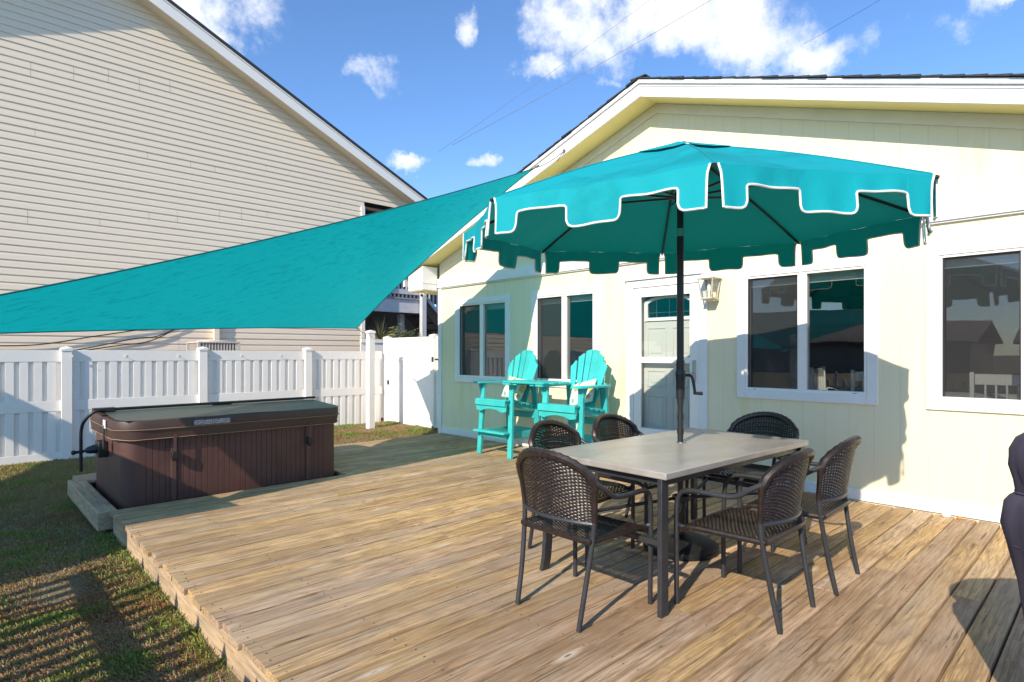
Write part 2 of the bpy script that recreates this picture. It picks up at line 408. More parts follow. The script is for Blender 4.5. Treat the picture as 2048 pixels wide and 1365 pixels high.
def glass_mat(name, tint=.62, boost=1.5):
    t = NT(name)
    fr = t.n('ShaderNodeLayerWeight'); fr.inputs['Blend'].default_value = .5
    w = t.noise(t.coord((1.5, 1.5, 1.5)), 1., 2, .5); nm = t.bump(w, .02, .05)
    sch = t.math('ADD', .04, t.math('MULTIPLY', t.math('POWER', fr.outputs['Facing'], 4.5), .96))
    tp = t.n('ShaderNodeBsdfTransparent'); tp.inputs[0].default_value = (tint, tint*1.02, tint*1.01, 1)
    gl = t.n('ShaderNodeBsdfGlossy'); gl.inputs['Roughness'].default_value = .0; gl.inputs['Color'].default_value = (1, 1, 1, 1); t.l(nm, gl.inputs['Normal'])
    m = t.n('ShaderNodeMixShader'); t.l(t.math('MINIMUM', t.math('MULTIPLY', sch, boost), 1.), m.inputs[0]); t.l(tp.outputs[0], m.inputs[1]); t.l(gl.outputs[0], m.inputs[2])
    return t.surf(m.outputs[0])
M['glass'] = glass_mat('window_glass', .80, 2.4)
M['lampglass'] = glass_mat('lamp_glass', .95, .8)
def screen_mat():
    t = NT('insect_screen')
    d = t.bsdf((.06, .06, .065), .8); tp = t.n('ShaderNodeBsdfTransparent')
    m = t.n('ShaderNodeMixShader'); w = t.noise(t.coord((1, 260, 260)), 1., 1, .5)
    t.l(t.ramp(w, [(.3, .22), (.7, .42)]), m.inputs[0]); t.l(tp.outputs[0], m.inputs[1]); t.l(d, m.inputs[2])
    return t.surf(m.outputs[0])
M['screen'] = screen_mat()
def leaf_mat(name, a, b, tr=.25):
    t = NT(name); at = t.n('ShaderNodeAttribute', attribute_name='tone')
    c = t.mix(at.outputs['Color'], a, b)
    d = t.bsdf(c, .6, spec=.3); q = t.n('ShaderNodeBsdfTranslucent'); t.l(c, q.inputs[0])
    m = t.n('ShaderNodeMixShader'); m.inputs[0].default_value = tr; t.l(d, m.inputs[1]); t.l(q.outputs[0], m.inputs[2]); return t.surf(m.outputs[0])
M['leaf'] = leaf_mat('bush_leaves', (.06, .085, .03), (.24, .23, .10))
M['yucca'] = leaf_mat('yucca_blades', (.10, .13, .05), (.36, .32, .16))
def grass_mat():
    t = NT('winter_grass'); at = t.n('ShaderNodeAttribute', attribute_name='tone')
    d = t.n('ShaderNodeBsdfDiffuse'); t.l(at.outputs['Color'], d.inputs[0]); q = t.n('ShaderNodeBsdfTranslucent'); t.l(at.outputs['Color'], q.inputs[0])
    m = t.n('ShaderNodeMixShader'); m.inputs[0].default_value = .2; t.l(d.outputs[0], m.inputs[1]); t.l(q.outputs[0], m.inputs[2]); return t.surf(m.outputs[0])
M['grass'] = grass_mat()
def soil_mat():
    t = NT('dry_lawn_soil'); a = t.noise(t.coord((3, 3, 3)), 1., 6, .6); b = t.noise(t.coord((60, 60, 60)), 1., 4, .7); g = t.noise(t.coord((1.1, 1.1, 1.1), ), 1., 5, .6)
    c = t.mix(b, (.12, .09, .06), (.38, .29, .18)); c = t.mix(t.ramp(a, [(.45, 0.), (.6, .6)]), c, (.075, .095, .03)); c = t.mix(t.ramp(g, [(.5, 0.), (.7, .4)]), c, (.16, .115, .07))
    return t.surf(t.bsdf(c, .95, t.bump(b, .8, .02), spec=.1))
M['soil'] = soil_mat()
M['greywood'] = plain('weathered_grey_wood', (.30, .29, .29), .8, var=.2, scale=8, bump=.2)
M['paintgrey'] = plain('pale_grey_paint', (.55, .55, .58), .6, var=.1)
M['brownwood'] = plain('brown_stair_wood', (.11, .075, .05), .8, var=.25, scale=8)
M['doorleaf'] = plain('grey_door_paint', (.56, .56, .54), .45, var=.03, scale=2)
M['acmetal'] = plain('tan_ac_metal', (.34, .25, .19), .6, var=.25, scale=9)
M['acgrey'] = plain('grey_ac_post', (.55, .50, .45), .5, var=.1)
def floral_mat():
    t = NT('floral_cushion')
    vo = t.n('ShaderNodeTexVoronoi'); t.l(t.coord((15, 15, 15)), vo.inputs['Vector']); vo.inputs['Scale'].default_value = 1.
    sp = t.n('ShaderNodeSeparateColor'); t.l(vo.outputs['Color'], sp.inputs[0])
    pc = t.ramp(sp.outputs[0], [(.0, (.75, .22, .10)), (.3, (.75, .5, .12)), (.5, (.12, .32, .38)), (.7, (.3, .4, .12)), (.9, (.72, .70, .62))])
    msk = t.ramp(vo.outputs['Distance'], [(.40, 1.), (.48, 0.)]); rg = t.ramp(vo.outputs['Distance'], [(.48, 0.), (.53, .8), (.6, 0.)])
    c = t.mix(msk, (.78, .75, .66), pc); c = t.mix(rg, c, (.25, .35, .3))
    return t.surf(t.bsdf(c, .8))
M['floral'] = floral_mat()
M['reflroof'] = plain('brown_roofing', (.13, .105, .095), .9, var=.2); M['reflwall'] = plain('taupe_house_wall', (.22, .19, .17), .8, var=.1)
M['candle'] = plain('amber_jar', (.30, .22, .04), .25, var=.3, scale=20); M['shell'] = plain('pale_shell', (.7, .68, .62), .6); M['orangebit'] = plain('orange_shell', (.6, .25, .05), .6)

# ------------------------------------------------------------------ ground
def gz(x, y):
    """ground level: a gentle rise towards the gate"""
    t = max(0, min(1, (x - 2.5) / 3.5)) * max(0, min(1, (y - 7.0) / 2.5))
    return -.22 + .125 * t*t*(3-2*t) + .006*math.sin(x*3.1+1)*math.sin(y*2.3)
xs = np.concatenate([[-400, -120, -50, -20, -10, -6], np.arange(-4, 12.01, .25), [14, 20, 40, 120, 400]])
ys = np.concatenate([[-400, -120, -50, -20, -10, -6], np.arange(-3, 14.01, .25), [16, 22, 40, 120, 400]])
m = MB(); nx = len(xs)
m.add([(x, y, gz(x, y) if -5 < x < 13 and -4 < y < 15 else -.22) for y in ys for x in xs],
      [(j*nx+i, j*nx+i+1, (j+1)*nx+i+1, (j+1)*nx+i) for j in range(len(ys)-1) for i in range(nx-1)], True)
struct(m.build('ground', M['soil']))

def vnoise(x, y, s, seed):
    r = np.random.default_rng(seed); g = r.random((64, 64)); x = x*s + 20; y = y*s + 20
    xi = np.floor(x).astype(int); yi = np.floor(y).astype(int); fx = x-xi; fy = y-yi; fx = fx*fx*(3-2*fx); fy = fy*fy*(3-2*fy)
    G = lambda a, b: g[a % 64, b % 64]
    return (G(xi, yi)*(1-fx)+G(xi+1, yi)*fx)*(1-fy) + (G(xi, yi+1)*(1-fx)+G(xi+1, yi+1)*fx)*fy
def grass(regions):
    X = []; Y = []
    for x0, x1, y0, y1, n in regions: X.append(rng.uniform(x0, x1, n)); Y.append(rng.uniform(y0, y1, n))
    x = np.concatenate(X); y = np.concatenate(Y)
    patch = vnoise(x, y, 2.3, 1)*.6 + vnoise(x, y, 6., 2)*.4
    red = vnoise(x, y, 3.1, 5)
    bare = vnoise(x, y, 1.9, 9)
    keep = (rng.random(len(x)) < np.clip(.35 + patch*1.3 - .5*(bare > .66), .12, 1))
    x, y, patch, red = x[keep], y[keep], patch[keep], red[keep]
    n0 = len(x); cx = []; cy = []                                     # taller green tufts, many against the deck edge
    for k in range(70):
        if k < 22: a, b = .95+rng.normal()*.03, rng.uniform(2.2, 6.0)
        elif k < 52: a, b = rng.uniform(-.4, .9), rng.uniform(2.2, 8.0)
        else: a, b = rng.uniform(3.4, 6.4), rng.uniform(8.2, 10.6)
        q = rng.integers(30, 110); sp = rng.uniform(.03, .09); cx.append(np.minimum(a+rng.normal(size=q)*sp, .985 if k < 52 else 9)); cy.append(b+rng.normal(size=q)*sp*1.4)
    x = np.concatenate([x]+cx); y = np.concatenate([y]+cy); tuft = np.arange(len(x)) >= n0
    patch = np.concatenate([patch, np.full(len(x)-n0, .9)]); red = np.concatenate([red, np.zeros(len(x)-n0)]); n = len(x)
    z = np.array([gz(a, b) for a, b in zip(x, y)])
    green = np.clip((patch - .50)*4.0, 0, 1) * (rng.random(n) < .85)
    far = np.clip((y-7)/2., 0, 1)*(x < 2.5); green = np.clip(green + .45*far*(rng.random(n) < .7), 0, 1)
    L = rng.uniform(.016, .036, n)*(1+.5*green); lean = rng.uniform(.5, 1.25, n)*(1-.45*green)
    L[tuft] *= rng.uniform(.8, 1.35, tuft.sum()); lean[tuft] *= .95
    az = rng.uniform(0, 2*np.pi, n); w = rng.uniform(.0016, .0034, n)
    dx, dy = np.cos(az), np.sin(az)
    rise = L*np.cos(lean*1.25); run = L*np.sin(np.clip(lean*1.25, 0, 1.5))
    P = np.zeros((n, 4, 3))
    P[:, 0] = np.stack([x-dy*w, y+dx*w, z-.004], 1); P[:, 1] = np.stack([x+dy*w, y-dx*w, z-.004], 1)
    P[:, 2] = np.stack([x+dx*run*.5+dy*w*.7, y+dy*run*.5-dx*w*.7, z+rise*.75+.004], 1)
    P[:, 3] = np.stack([x+dx*run, y+dy*run, z+rise*.95+.003], 1)
    straw = np.stack([rng.uniform(.28, .48, n), rng.uniform(.21, .345, n), rng.uniform(.11, .19, n)], 1)
    straw *= np.where(red > .62, [[.95, .62, .5]], [[1, 1, 1]]).reshape(-1, 3) if False else 1
    straw[red > .70] *= (.90, .80, .72)
    gr = np.stack([rng.uniform(.17, .28, n), rng.uniform(.23, .34, n), rng.uniform(.06, .10, n)], 1)
    c = straw*(1-green[:, None]) + gr*green[:, None]
    me = bpy.data.meshes.new('grass'); me.vertices.add(n*4); me.vertices.foreach_set('co', P.ravel())
    me.loops.add(n*6); me.polygons.add(n*2); b = np.arange(n)*4
    li = np.stack([b, b+1, b+2, b, b+2, b+3], 1).ravel(); me.loops.foreach_set('vertex_index', li)
    me.polygons.foreach_set('loop_start', np.arange(n*2)*3); me.polygons.foreach_set('loop_total', np.full(n*2, 3))
    ca = me.attributes.new('tone', 'FLOAT_COLOR', 'POINT'); ca.data.foreach_set('color', np.repeat(np.concatenate([c, np.ones((n, 1))], 1), 4, 0).ravel())
    me.materials.append(M['grass']); me.update(calc_edges=True); me.validate()
    o = bpy.data.objects.new('grass', me); COL.objects.link(o); return tag(struct(o, 'stuff'), 'short patchy winter grass, straw brown with green tufts, beside the deck', 'grass')
grass([(-.6, .97, 1.6, 4.5, 100000), (-.6, .97, 4.5, 8., 60000), (-.6, 1.3, 8., 10.8, 36000), (1.3, 3.2, 7.9, 10.8, 14000), (3.2, 6.7, 8.08, 10.8, 55000), (-2.2, -.6, 0., 10.8, 24000)])

# ------------------------------------------------------------------ deck
PITCH = .1445
TUB_X0, TUB_X1, TUB_Y0, TUB_Y1 = 1.07, 3.19, 6.09, 7.62
def boards():
    m = MB(); y = 8.05
    while y > -1.6:
        y1, y0 = y, y-PITCH+.0095; cut = y1 > TUB_Y0+.01 and y0 < TUB_Y1
        xa = TUB_X1+.01 if cut else 1.0-.022+random.uniform(-.012, .012)
        cuts = [xa]
        x = xa + random.uniform(1.2, 4.9)
        while x < 5.3: cuts.append(x); x += random.uniform(2.4, 4.9)
        cuts.append(5.985)
        for a, b in zip(cuts[:-1], cuts[1:]):
            m.cur = (random.random(), random.random(), random.random(), 1)
            dz = random.uniform(-.0022, .0015); dy = random.uniform(-.001, .001); tl = random.uniform(-.0014, .0014)
            pr = [(y0, -.036), (y1, -.036), (y1, -.008), (y1-.003, -.002), (y1-.009, 0), ((y0+y1)/2, .0012), (y0+.009, 0), (y0+.003, -.002), (y0, -.008)]
            a2 = a + (.0015 if a != xa else 0); b2 = b-.0015
            def f(u, v, t): return (t, u+dy, v+dz+tl*(u-y0)/.14)
            m.prism(pr, f, a2, b2)
        y -= PITCH
    return m
deck = struct(boards().build('deck', M['deck'], attr=True))
def woodbox(m, a, b): m.cur = (random.random(), random.random(), random.random(), 1); return m.box(a, b)
m = MB()
for a, b in ((-1.6, 2.35), (2.353, 5.985)): woodbox(m, (1.005, a, -.235), (1.043, b, -.040))
woodbox(m, (1.05, 7.64, -.22), (1.09, 8.04, -.04))
m.build('rim_joist', M['rim'], deck, bevel=.003, attr=True)
m = MB()
woodbox(m, (3.20, 8.0, -.2), (5.98, 8.038, -.04)); woodbox(m, (1.1, 6.045, -.2), (3.18, 6.075, -.04))
for x in (1.5, 2.7, 3.9, 5.1): woodbox(m, (x, -1.5, -.19), (x+.04, 6.0, -.045))
m.build('under_joist', M['deck'], deck, attr=True)
m = MB(); woodbox(m, (.90, 6.035, -.165), (1.045, 7.80, -.002)); m.build('edge_beam', M['rim'], deck, bevel=.008, attr=True)
m = MB(); woodbox(m, (.97, 7.81, -.14), (1.6, 7.95, -.02)); m.build('end_board', M['deck'], deck, bevel=.004, attr=True)
# nail heads over the joists
m = MB(); y = 8.05
while y > -1.2:
    for x in (1.025, 1.52, 2.12, 2.72, 3.32, 3.92, 4.52, 5.12, 5.72):
        if x < 3.25 and TUB_Y0-.1 < y < TUB_Y1+.1: continue
        for o in (.03, .108):
            cx, cy = x+random.uniform(-.012, .012), y-o+random.uniform(-.006, .006)
            m.lathe([(.0042, -.001), (.0042, .0022), (.002, .0026)], (cx, cy, 0), 6)
    y -= PITCH
m.build('nail_heads', M['rust'], deck)

# ------------------------------------------------------------------ the cream house
HY = 3.81; SL = 1/3.0; WX = 6.0; Y0, Y1 = -.43, 8.05          # ridge, slope, front wall plane, wall ends
house = thing('house', 'single storey cream yellow house with white trim and a low gable roof', 'house', (6.0, 3.8, 0))
WINS = [(6.31, 7.62, .885, 2.225), (4.65, 5.865, .885, 2.235), (1.535, 2.836, .885, 2.232), (-.13, 1.177, .875, 2.258)]
DOOR = (3.265, 4.14, .02, 2.14)
m = MB()
ops = sorted([(a+.05, b-.05, c+.05, d-.05) for a, b, c, d in WINS] + [DOOR])
y = Y0
for a, b, c, d in ops:
    m.box((WX, y, -.15), (WX+.14, a, 2.5)); m.box((WX, a, -.15), (WX+.14, b, c)); m.box((WX, a, d), (WX+.14, b, 2.5)); y = b
m.box((WX, y, -.15), (WX+.14, Y1, 2.5))
hz = lambda yy: 4.30 - abs(yy-HY)*SL
m.prism([(Y0, 2.5), (Y1, 2.5), (Y1, hz(Y1)), (HY, hz(HY)), (Y0, hz(Y0))], lambda u, v, t: (t, u, v), WX-.006, WX+.14)
m.build('front_wall', M['wall'], house)
m = MB(); m.box((WX+.14, Y1-.14, -.15), (14, Y1, 2.75)); m.box((WX+.14, Y0, -.15), (14, Y0+.14, 2.75)); m.box((13.86, Y0+.14, -.15), (14, Y1-.14, 2.75))
m.build('side_wall', M['wall'], house)
# belt, skirt, corner board, frieze
m = MB(); m.box((WX-.045, Y0, 2.452), (WX-.006, Y1+.02, 2.605)); m.box((WX-.028, Y0, 2.436), (WX, Y1, 2.452)); m.build('belt_trim', M['white'], house, bevel=.003)
m = MB(); y = Y0
for a, b in ((Y0, 3.17), (4.24, Y1-.07)): m.box((WX-.02, a, .012), (WX, b, .112))
m.build('skirt_board', M['white'], house, bevel=.003)
m = MB(); m.box((WX-.022, 7.985, -.02), (WX, 8.075, 2.436)); m.box((WX, Y1, -.02), (WX+.1, 8.075, 2.436)); m.build('corner_board', M['white'], house, bevel=.003)
def rake_prism(m, z0, z1, xa, xb, yl, yr, dz=0):
    """a board that follows both slopes of the gable; z0, z1 are heights at the ridge"""
    def zz(y, z): return z - abs(y-HY)*SL
    for (a, b) in ((HY, yl), (yr, HY)):
        m.prism([(a, zz(a, z0)), (b, zz(b, z0)), (b, zz(b, z1)), (a, zz(a, z1))], lambda u, v, t: (t, u, v), xa, xb)
m = MB(); rake_prism(m, 4.165, 4.277, WX-.022, WX-.006, Y1-.05, Y0); m.build('frieze_board', M['trimcream'], house, bevel=.002)
m = MB(); rake_prism(m, 4.279, 4.294, 5.665, WX-.004, 8.55, Y0-.4); m.build('soffit', M['soffit'], house)
m = MB(); rake_prism(m, 4.258, 4.40, 5.640, 5.663, 8.70, Y0-.5); m.build('rake_board', M['white'], house, bevel=.002)
m = MB(); rake_prism(m, 4.402, 4.447, 5.618, 5.663, 8.72, Y0-.5); rake_prism(m, 4.372, 4.384, 5.632, 5.640, 8.70, Y0-.5); m.build('rake_trim', M['white'], house, bevel=.003)
m = MB(); rake_prism(m, 4.300, 4.448, 5.664, 14.3, 8.72, Y0-.5); m.build('roof_deck', M['white'], house)
# shingle courses with a ragged gable edge
m = MB()
for sgn, yend in ((1, 8.78), (-1, Y0-.55)):
    L = abs(yend-HY); n = int(L/.14)
    for i in range(n+1):
        a = i*.14; b = min(L+.02, a+.155); j = random.uniform(-.012, .012)
        ya, yb = HY+sgn*a, HY+sgn*b
        za, zb = 4.452-a*SL, 4.452-b*SL
        m.prism([(ya, za), (yb, zb), (yb, zb+.019), (ya, za+.008)] if sgn > 0 else [(yb, zb), (ya, za), (ya, za+.008), (yb, zb+.019)], lambda u, v, t: (t, u, v), 5.598+j, 14.3)
m.box((5.6, HY-.1, 4.455), (14.3, HY+.1, 4.468)); m.build('roof', M['shingle'], house)
# cornice return at the left eave
m = MB()
m.prism([(8.08, 2.41), (8.50, 2.41), (8.50, 2.66), (8.08, 2.80)], lambda u, v, t: (t, u, v), 5.668, WX-.03)
m.box((5.664, 8.072, 2.52), (WX-.03, 8.08, 2.528)); m.build('cornice_return', M['white'], house, bevel=.003)
m = MB(); m.box((5.68, 8.09, 2.398), (5.97, 8.49, 2.409)); m.box((WX-.02, 8.08, 2.40), (14, 8.6, 2.41)); m.build('eave_soffit', M['soffit'], house)
m = MB(); m.box((5.67, 8.62, 2.50), (14.2, 8.66, 2.69)); m.build('eave_board', M['white'], house)
# windows
def window(a, b, c, d, i):
    fr = MB()
    T = .09; X0, X1 = WX-.022, WX
    fr.box((X0, a, c), (X1, a+T, d)); fr.box((X0, b-T, c), (X1, b, d)); fr.box((X0, a+T, c), (X1, b-T, c+T)); fr.box((X0, a+T, d-T), (X1, b-T, d))
    w = fr.build('window', M['white'], house, bevel=.004)
    m = MB(); a2, b2, c2, d2 = a+T-.012, b-T+.012, c+T-.012, d-T+.012; t = .034; XA, XB = WX-.012, WX+.075
    m.box((XA, a2, c2), (XB, a2+t, d2)); m.box((XA, b2-t, c2), (XB, b2, d2)); m.box((XA, a2+t, c2), (XB, b2-t, c2+t)); m.box((XA, a2+t, d2-t), (XB, b2-t, d2))
    mid = (a+b)/2; m.box((XA+.006, mid-.043, c2+t), (XB, mid+.043, d2-t))
    m.build('sash', M['vinyl'], w, bevel=.003)
    ia, ib, ic, idd = a2+t, b2-t, c2+t, d2-t
    m = MB(); m.box((WX+.030, ia, ic), (WX+.034, mid-.043, idd)); m.box((WX+.046, mid+.043, ic), (WX+.050, ib, idd)); m.build('pane', M['glass'], w)
    m = MB(); x = WX+.010; m.add([(x, mid+.043, ic), (x, ib, ic), (x, ib, idd), (x, mid+.043, idd)], [(0, 1, 2, 3)]); m.build('insect_screen', M['screen'], w)
    m = MB(); m.box((WX+.004, ib-.012, ic), (WX+.014, ib, idd)); m.box((WX+.004, mid+.043, ic), (WX+.014, mid+.053, idd)); m.box((WX+.004, mid+.053, idd-.01), (WX+.014, ib-.012, idd)); m.build('screen_frame', M['blackplastic'], w)
    m = MB(); m.box((WX+.10, a+.05, d-.19), (WX+.13, b-.05, d-.06)); m.build('blind', M['white'], w)
    for q in (ib-.09, ia+.06): bx((XA-.002, q, c+T+.004), (XA, q+.03, c+T+.008)).build('weep_hole', M['blackplastic'], w)
for i, w in enumerate(WINS): window(*w, i)
# door set: casing, storm door, entry door
m = MB()
m.box((WX-.026, 4.135, .0), (WX, 4.235, 2.225)); m.box((WX-.026, 3.170, .0), (WX, 3.27, 2.225)); m.box((WX-.026, 3.27, 2.135), (WX, 4.135, 2.225)); m.box((WX-.05, 3.15, 2.226), (WX, 4.255, 2.25))
dset = m.build('door', M['white'], house, bevel=.005)
m = MB(); XA, XB = WX-.012, WX+.02
m.box((XA, 4.03, .03), (XB, 4.132, 2.132)); m.box((XA, 3.273, .03), (XB, 3.385, 2.132)); m.box((XA, 3.385, 2.02), (XB, 4.03, 2.132)); m.box((XA, 3.385, 1.235), (XB, 4.03, 1.305)); m.box((XA, 3.385, .03), (XB, 4.03, .46))
m.build('storm_door', M['vinyl'], dset, bevel=.004)
m = MB(); m.box((WX+.002, 3.385, 1.305), (WX+.006, 4.03, 2.02)); m.box((WX+.002, 3.385, .46), (WX+.006, 4.03, 1.235)); m.build('storm_glass', M['lampglass'], dset)
m = MB(); X = WX+.085
m.box((X, 3.265, .02), (X+.05, 4.14, 1.73)); m.box((X, 3.265, 1.73), (X+.05, 3.37, 2.14)); m.box((X, 4.03, 1.73), (X+.05, 4.14, 2.14)); m.box((X, 3.37, 2.05), (X+.05, 4.03, 2.14))
for (a, b, c, d) in ((3.40, 3.66, 1.30, 1.66), (3.74, 4.0, 1.30, 1.66), (3.40, 3.66, .95, 1.15), (3.74, 4.0, .95, 1.15), (3.40, 3.66, .3, .85), (3.74, 4.0, .3, .85)):
    for (p, q) in (((a, c), (b, c+.018)), ((a, d-.018), (b, d)), ((a, c+.018), (a+.018, d-.018)), ((b-.018, c+.018), (b, d-.018))): m.box((X-.008, p[0], p[1]), (X, q[0], q[1]))
    m.box((X-.006, a+.05, c+.05), (X, b-.05, d-.05))
m.build('door_leaf', M['doorleaf'], dset, bevel=.003)
m = MB(); N = 14; yc = 3.70; hw = .33
arch = [(yc+hw, 1.735)] + [(yc+hw*math.cos(math.pi*k/N), 1.95+.08*math.sin(math.pi*k/N)) for k in range(N+1)] + [(yc-hw, 1.735)]
inn = [(yc+hw-.045, 1.775)] + [(yc+(hw-.045)*math.cos(math.pi*k/N), 1.93+.068*math.sin(math.pi*k/N)) for k in range(N+1)] + [(yc-hw+.045, 1.775)]
n = len(arch); vs = [(X-.018, *p) for p in arch] + [(X-.018, *p) for p in inn] + [(X+.005, *p) for p in arch] + [(X+.005, *p) for p in inn]
fs = []
for k in range(n):
    j = (k+1) % n; fs += [(k, j, n+j, n+k), (2*n+k, 2*n+j, j, k), (n+k, n+j, 3*n+j, 3*n+k)]
m.add(vs, fs)
lite = m.build('door_lite', M['white'], dset)
m = MB(); m.prism(inn, lambda u, v, t: (t, u, v), X+.002, X+.006); m.build('lite_glass', M['glass'], lite)
m = MB()
for yy in (yc-.17, yc, yc+.17): m.box((X-.003, yy-.0025, 1.775), (X+.0015, yy+.0025, 1.985))
m.box((X-.003, yc-.28, 1.83), (X+.0015, yc+.28, 1.8345)); m.build('lite_came', M['nickel'], lite)
m = MB(); m.box((WX-.022, 3.31, 1.02), (WX-.012, 3.35, 1.27)); m.tube([(WX-.02, 3.33, 1.13), (WX-.055, 3.33, 1.13), (WX-.06, 3.43, 1.125)], .009, 8); m.build('door_handle', M['nickel'], dset, bevel=.003)
m = MB(); m.box((WX-.06, 3.15, -.02), (WX+.14, 4.255, .018)); m.build('threshold', M['white'], dset)
# rooms behind the glass
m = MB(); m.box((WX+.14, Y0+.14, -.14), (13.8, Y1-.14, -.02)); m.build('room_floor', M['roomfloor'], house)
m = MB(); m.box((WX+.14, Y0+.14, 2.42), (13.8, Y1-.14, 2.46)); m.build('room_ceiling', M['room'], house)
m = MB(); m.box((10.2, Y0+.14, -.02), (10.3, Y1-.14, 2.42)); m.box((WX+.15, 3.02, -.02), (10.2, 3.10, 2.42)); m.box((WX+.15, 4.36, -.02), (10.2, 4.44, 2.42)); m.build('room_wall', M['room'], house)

# wall lamp by the door
lamp = thing('wall_lantern', 'white coach lantern with clear glass on the wall right of the door', 'wall lamp', (6.0, 3.10, 2.05))
m = MB(); m.box((5.975, 3.03, 2.07), (5.9995, 3.17, 2.25)); m.tube([(5.98, 3.10, 2.20), (5.93, 3.10, 2.235), (5.89, 3.10, 2.215)], .012, 8); m.build('back_plate', M['white'], lamp, bevel=.004)
m = MB(); c = (5.89, 3.10, 0)
sq = lambda h, z: [(c[0]-h, c[1]-h, z), (c[0]+h, c[1]-h, z), (c[0]+h, c[1]+h, z), (c[0]-h, c[1]+h, z)]
m.loft([sq(.012, 2.225), sq(.05, 2.205), sq(.098, 2.165), sq(.098, 2.15)], False); m.build('lantern_cap', M['trimcream'], lamp)
m = MB()
for sx in (-1, 1):
    for sy in (-1, 1): m.beam((c[0]+sx*.085, c[1]+sy*.085, 2.15), (c[0]+sx*.058, c[1]+sy*.058, 1.945), .012, .012, (1, 0, 0))
m.loft([sq(.07, 1.948), sq(.07, 1.932), sq(.03, 1.915)], False); m.build('lantern_frame', M['lampframe'], lamp)
m = MB(); m.loft([sq(.056, 1.949), sq(.082, 2.149)], False, False); m.build('lantern_glass', M['lampglass'], lamp)
m = MB(); m.lathe([(.012, 1.949), (.012, 2.01), (.018, 2.02), (.02, 2.06), (.012, 2.085), (.002, 2.09)], (c[0], c[1], 0), 10); m.build('bulb', M['bulb'], lamp)
# security camera under the eave return
sc = thing('security_camera', 'small white and black security camera under the left eave', 'camera', (5.78, 8.2, 2.396))
m = MB(); m.box((5.75, 8.16, 2.372), (5.82, 8.23, 2.3965)); m.tube([(5.785, 8.195, 2.372), (5.77, 8.19, 2.345)], .012, 8); m.build('mount', M['trimcream'], sc)
m = MB(); m.tube([(5.80, 8.20, 2.345), (5.72, 8.17, 2.325)], .030, 12); m.build('camera_body', M['white'], sc)
m = MB(); m.tube([(5.72, 8.17, 2.325), (5.705, 8.165, 2.321)], .024, 12); m.build('lens', M['blackplastic'], sc)

# dining set seen through the right-hand windows
dt = thing('dining_table', 'white table with a patterned cloth inside, seen through the right windows', 'table', (7.35, 1.05, -.02))
m = MB(); m.box((6.75, .15, .90), (7.95, 1.95, .93)); m.build('tabletop', M['white'], dt, bevel=.006)
for sx in (6.82, 7.85):
    for sy in (.25, 1.85): bx((sx-.03, sy-.03, -.02), (sx+.03, sy+.03, .90)).build('leg', M['white'], dt)
def inner_chair(x, y, rz, lab):
    t = thing('dining_chair', lab, 'chair', (x, y, -.02), 'white dining chairs inside the house')
    L = lambda mb, nm: mb.build(nm, M['white'], t, world=False, bevel=.004)
    L(bx((-.21, -.2, .56), (.21, .22, .60)), 'seat')
    for sx in (-.19, .19):
        L(MB().beam((sx, -.19, 0), (sx, -.24, 1.21), .04, .03, (1, 0, 0)), 'back_post'); L(bx((sx-.018, .17, 0), (sx+.018, .206, .56)), 'leg')
    L(MB().beam((-.17, -.238, 1.15), (.17, -.238, 1.15), .025, .09), 'top_rail'); L(MB().beam((-.17, -.22, .72), (.17, -.22, .72), .02, .05), 'lower_rail')
    for sx in (-.1, -.03, .04, .11): L(MB().beam((sx, -.22, .745), (sx, -.236, 1.105), .035, .014, (1, 0, 0)), 'back_slat')
    t.rotation_euler.z = rz; return t
inner_chair(6.55, 1.70, R(-75), 'white slat chair just behind the glass of the window right of the door')
inner_chair(7.3, 2.25, R(180), 'white slat chair turned away, deeper inside behind the window beside the door')
inner_chair(6.52, .72, R(-90), 'white slat chair behind the rightmost window')

# ------------------------------------------------------------------ neighbouring house
NW = 13.1; PX, PZ = 1.6, 8.52; NS = .455
nh = thing('neighbour_house', 'large two storey house with beige lap siding and steep gable behind the fence', 'house', (2.0, 13.1, -.22))
def soff(x): return PZ + .04 - abs(x-PX)*NS            # soffit height on the wall
m = MB(); CH = .1277; z = -.25; k = 0; crs = random.Random(3)
XL, XR = -6.0, 7.43
while z < soff(PX):
    z1 = z+CH
    def lim(zz):
        h = (PZ+.04-zz)/NS
        lo = max(XL, PX-h); hi = PX+h
        return lo, (min(hi, XR) if zz < 5.0 else min(hi, 9.6))
    a0, b0 = lim(z+.001); a1, b1 = lim(min(z1, soff(PX)-.002))
    if z < 5.0 <= z1: b1 = b0
    if b0-a0 < .05: break
    pr = [(0, 0.), (-.016, 0.002), (-.0155, .018), (-.010, .072), (-.010, .09), (-.003, .118), (0, CH)]
    vs = []; jit = crs.uniform(-.0025, .001)
    for dy, dz in pr:
        dy += jit*(dy < -.005)
        t = dz/CH; vs += [(a0+(a1-a0)*t, NW+dy, z+dz), (b0+(b1-b0)*t, NW+dy, z+dz)]
    m.add(vs, [(2*i, 2*i+1, 2*i+3, 2*i+2) for i in range(len(pr)-1)]); z = z1
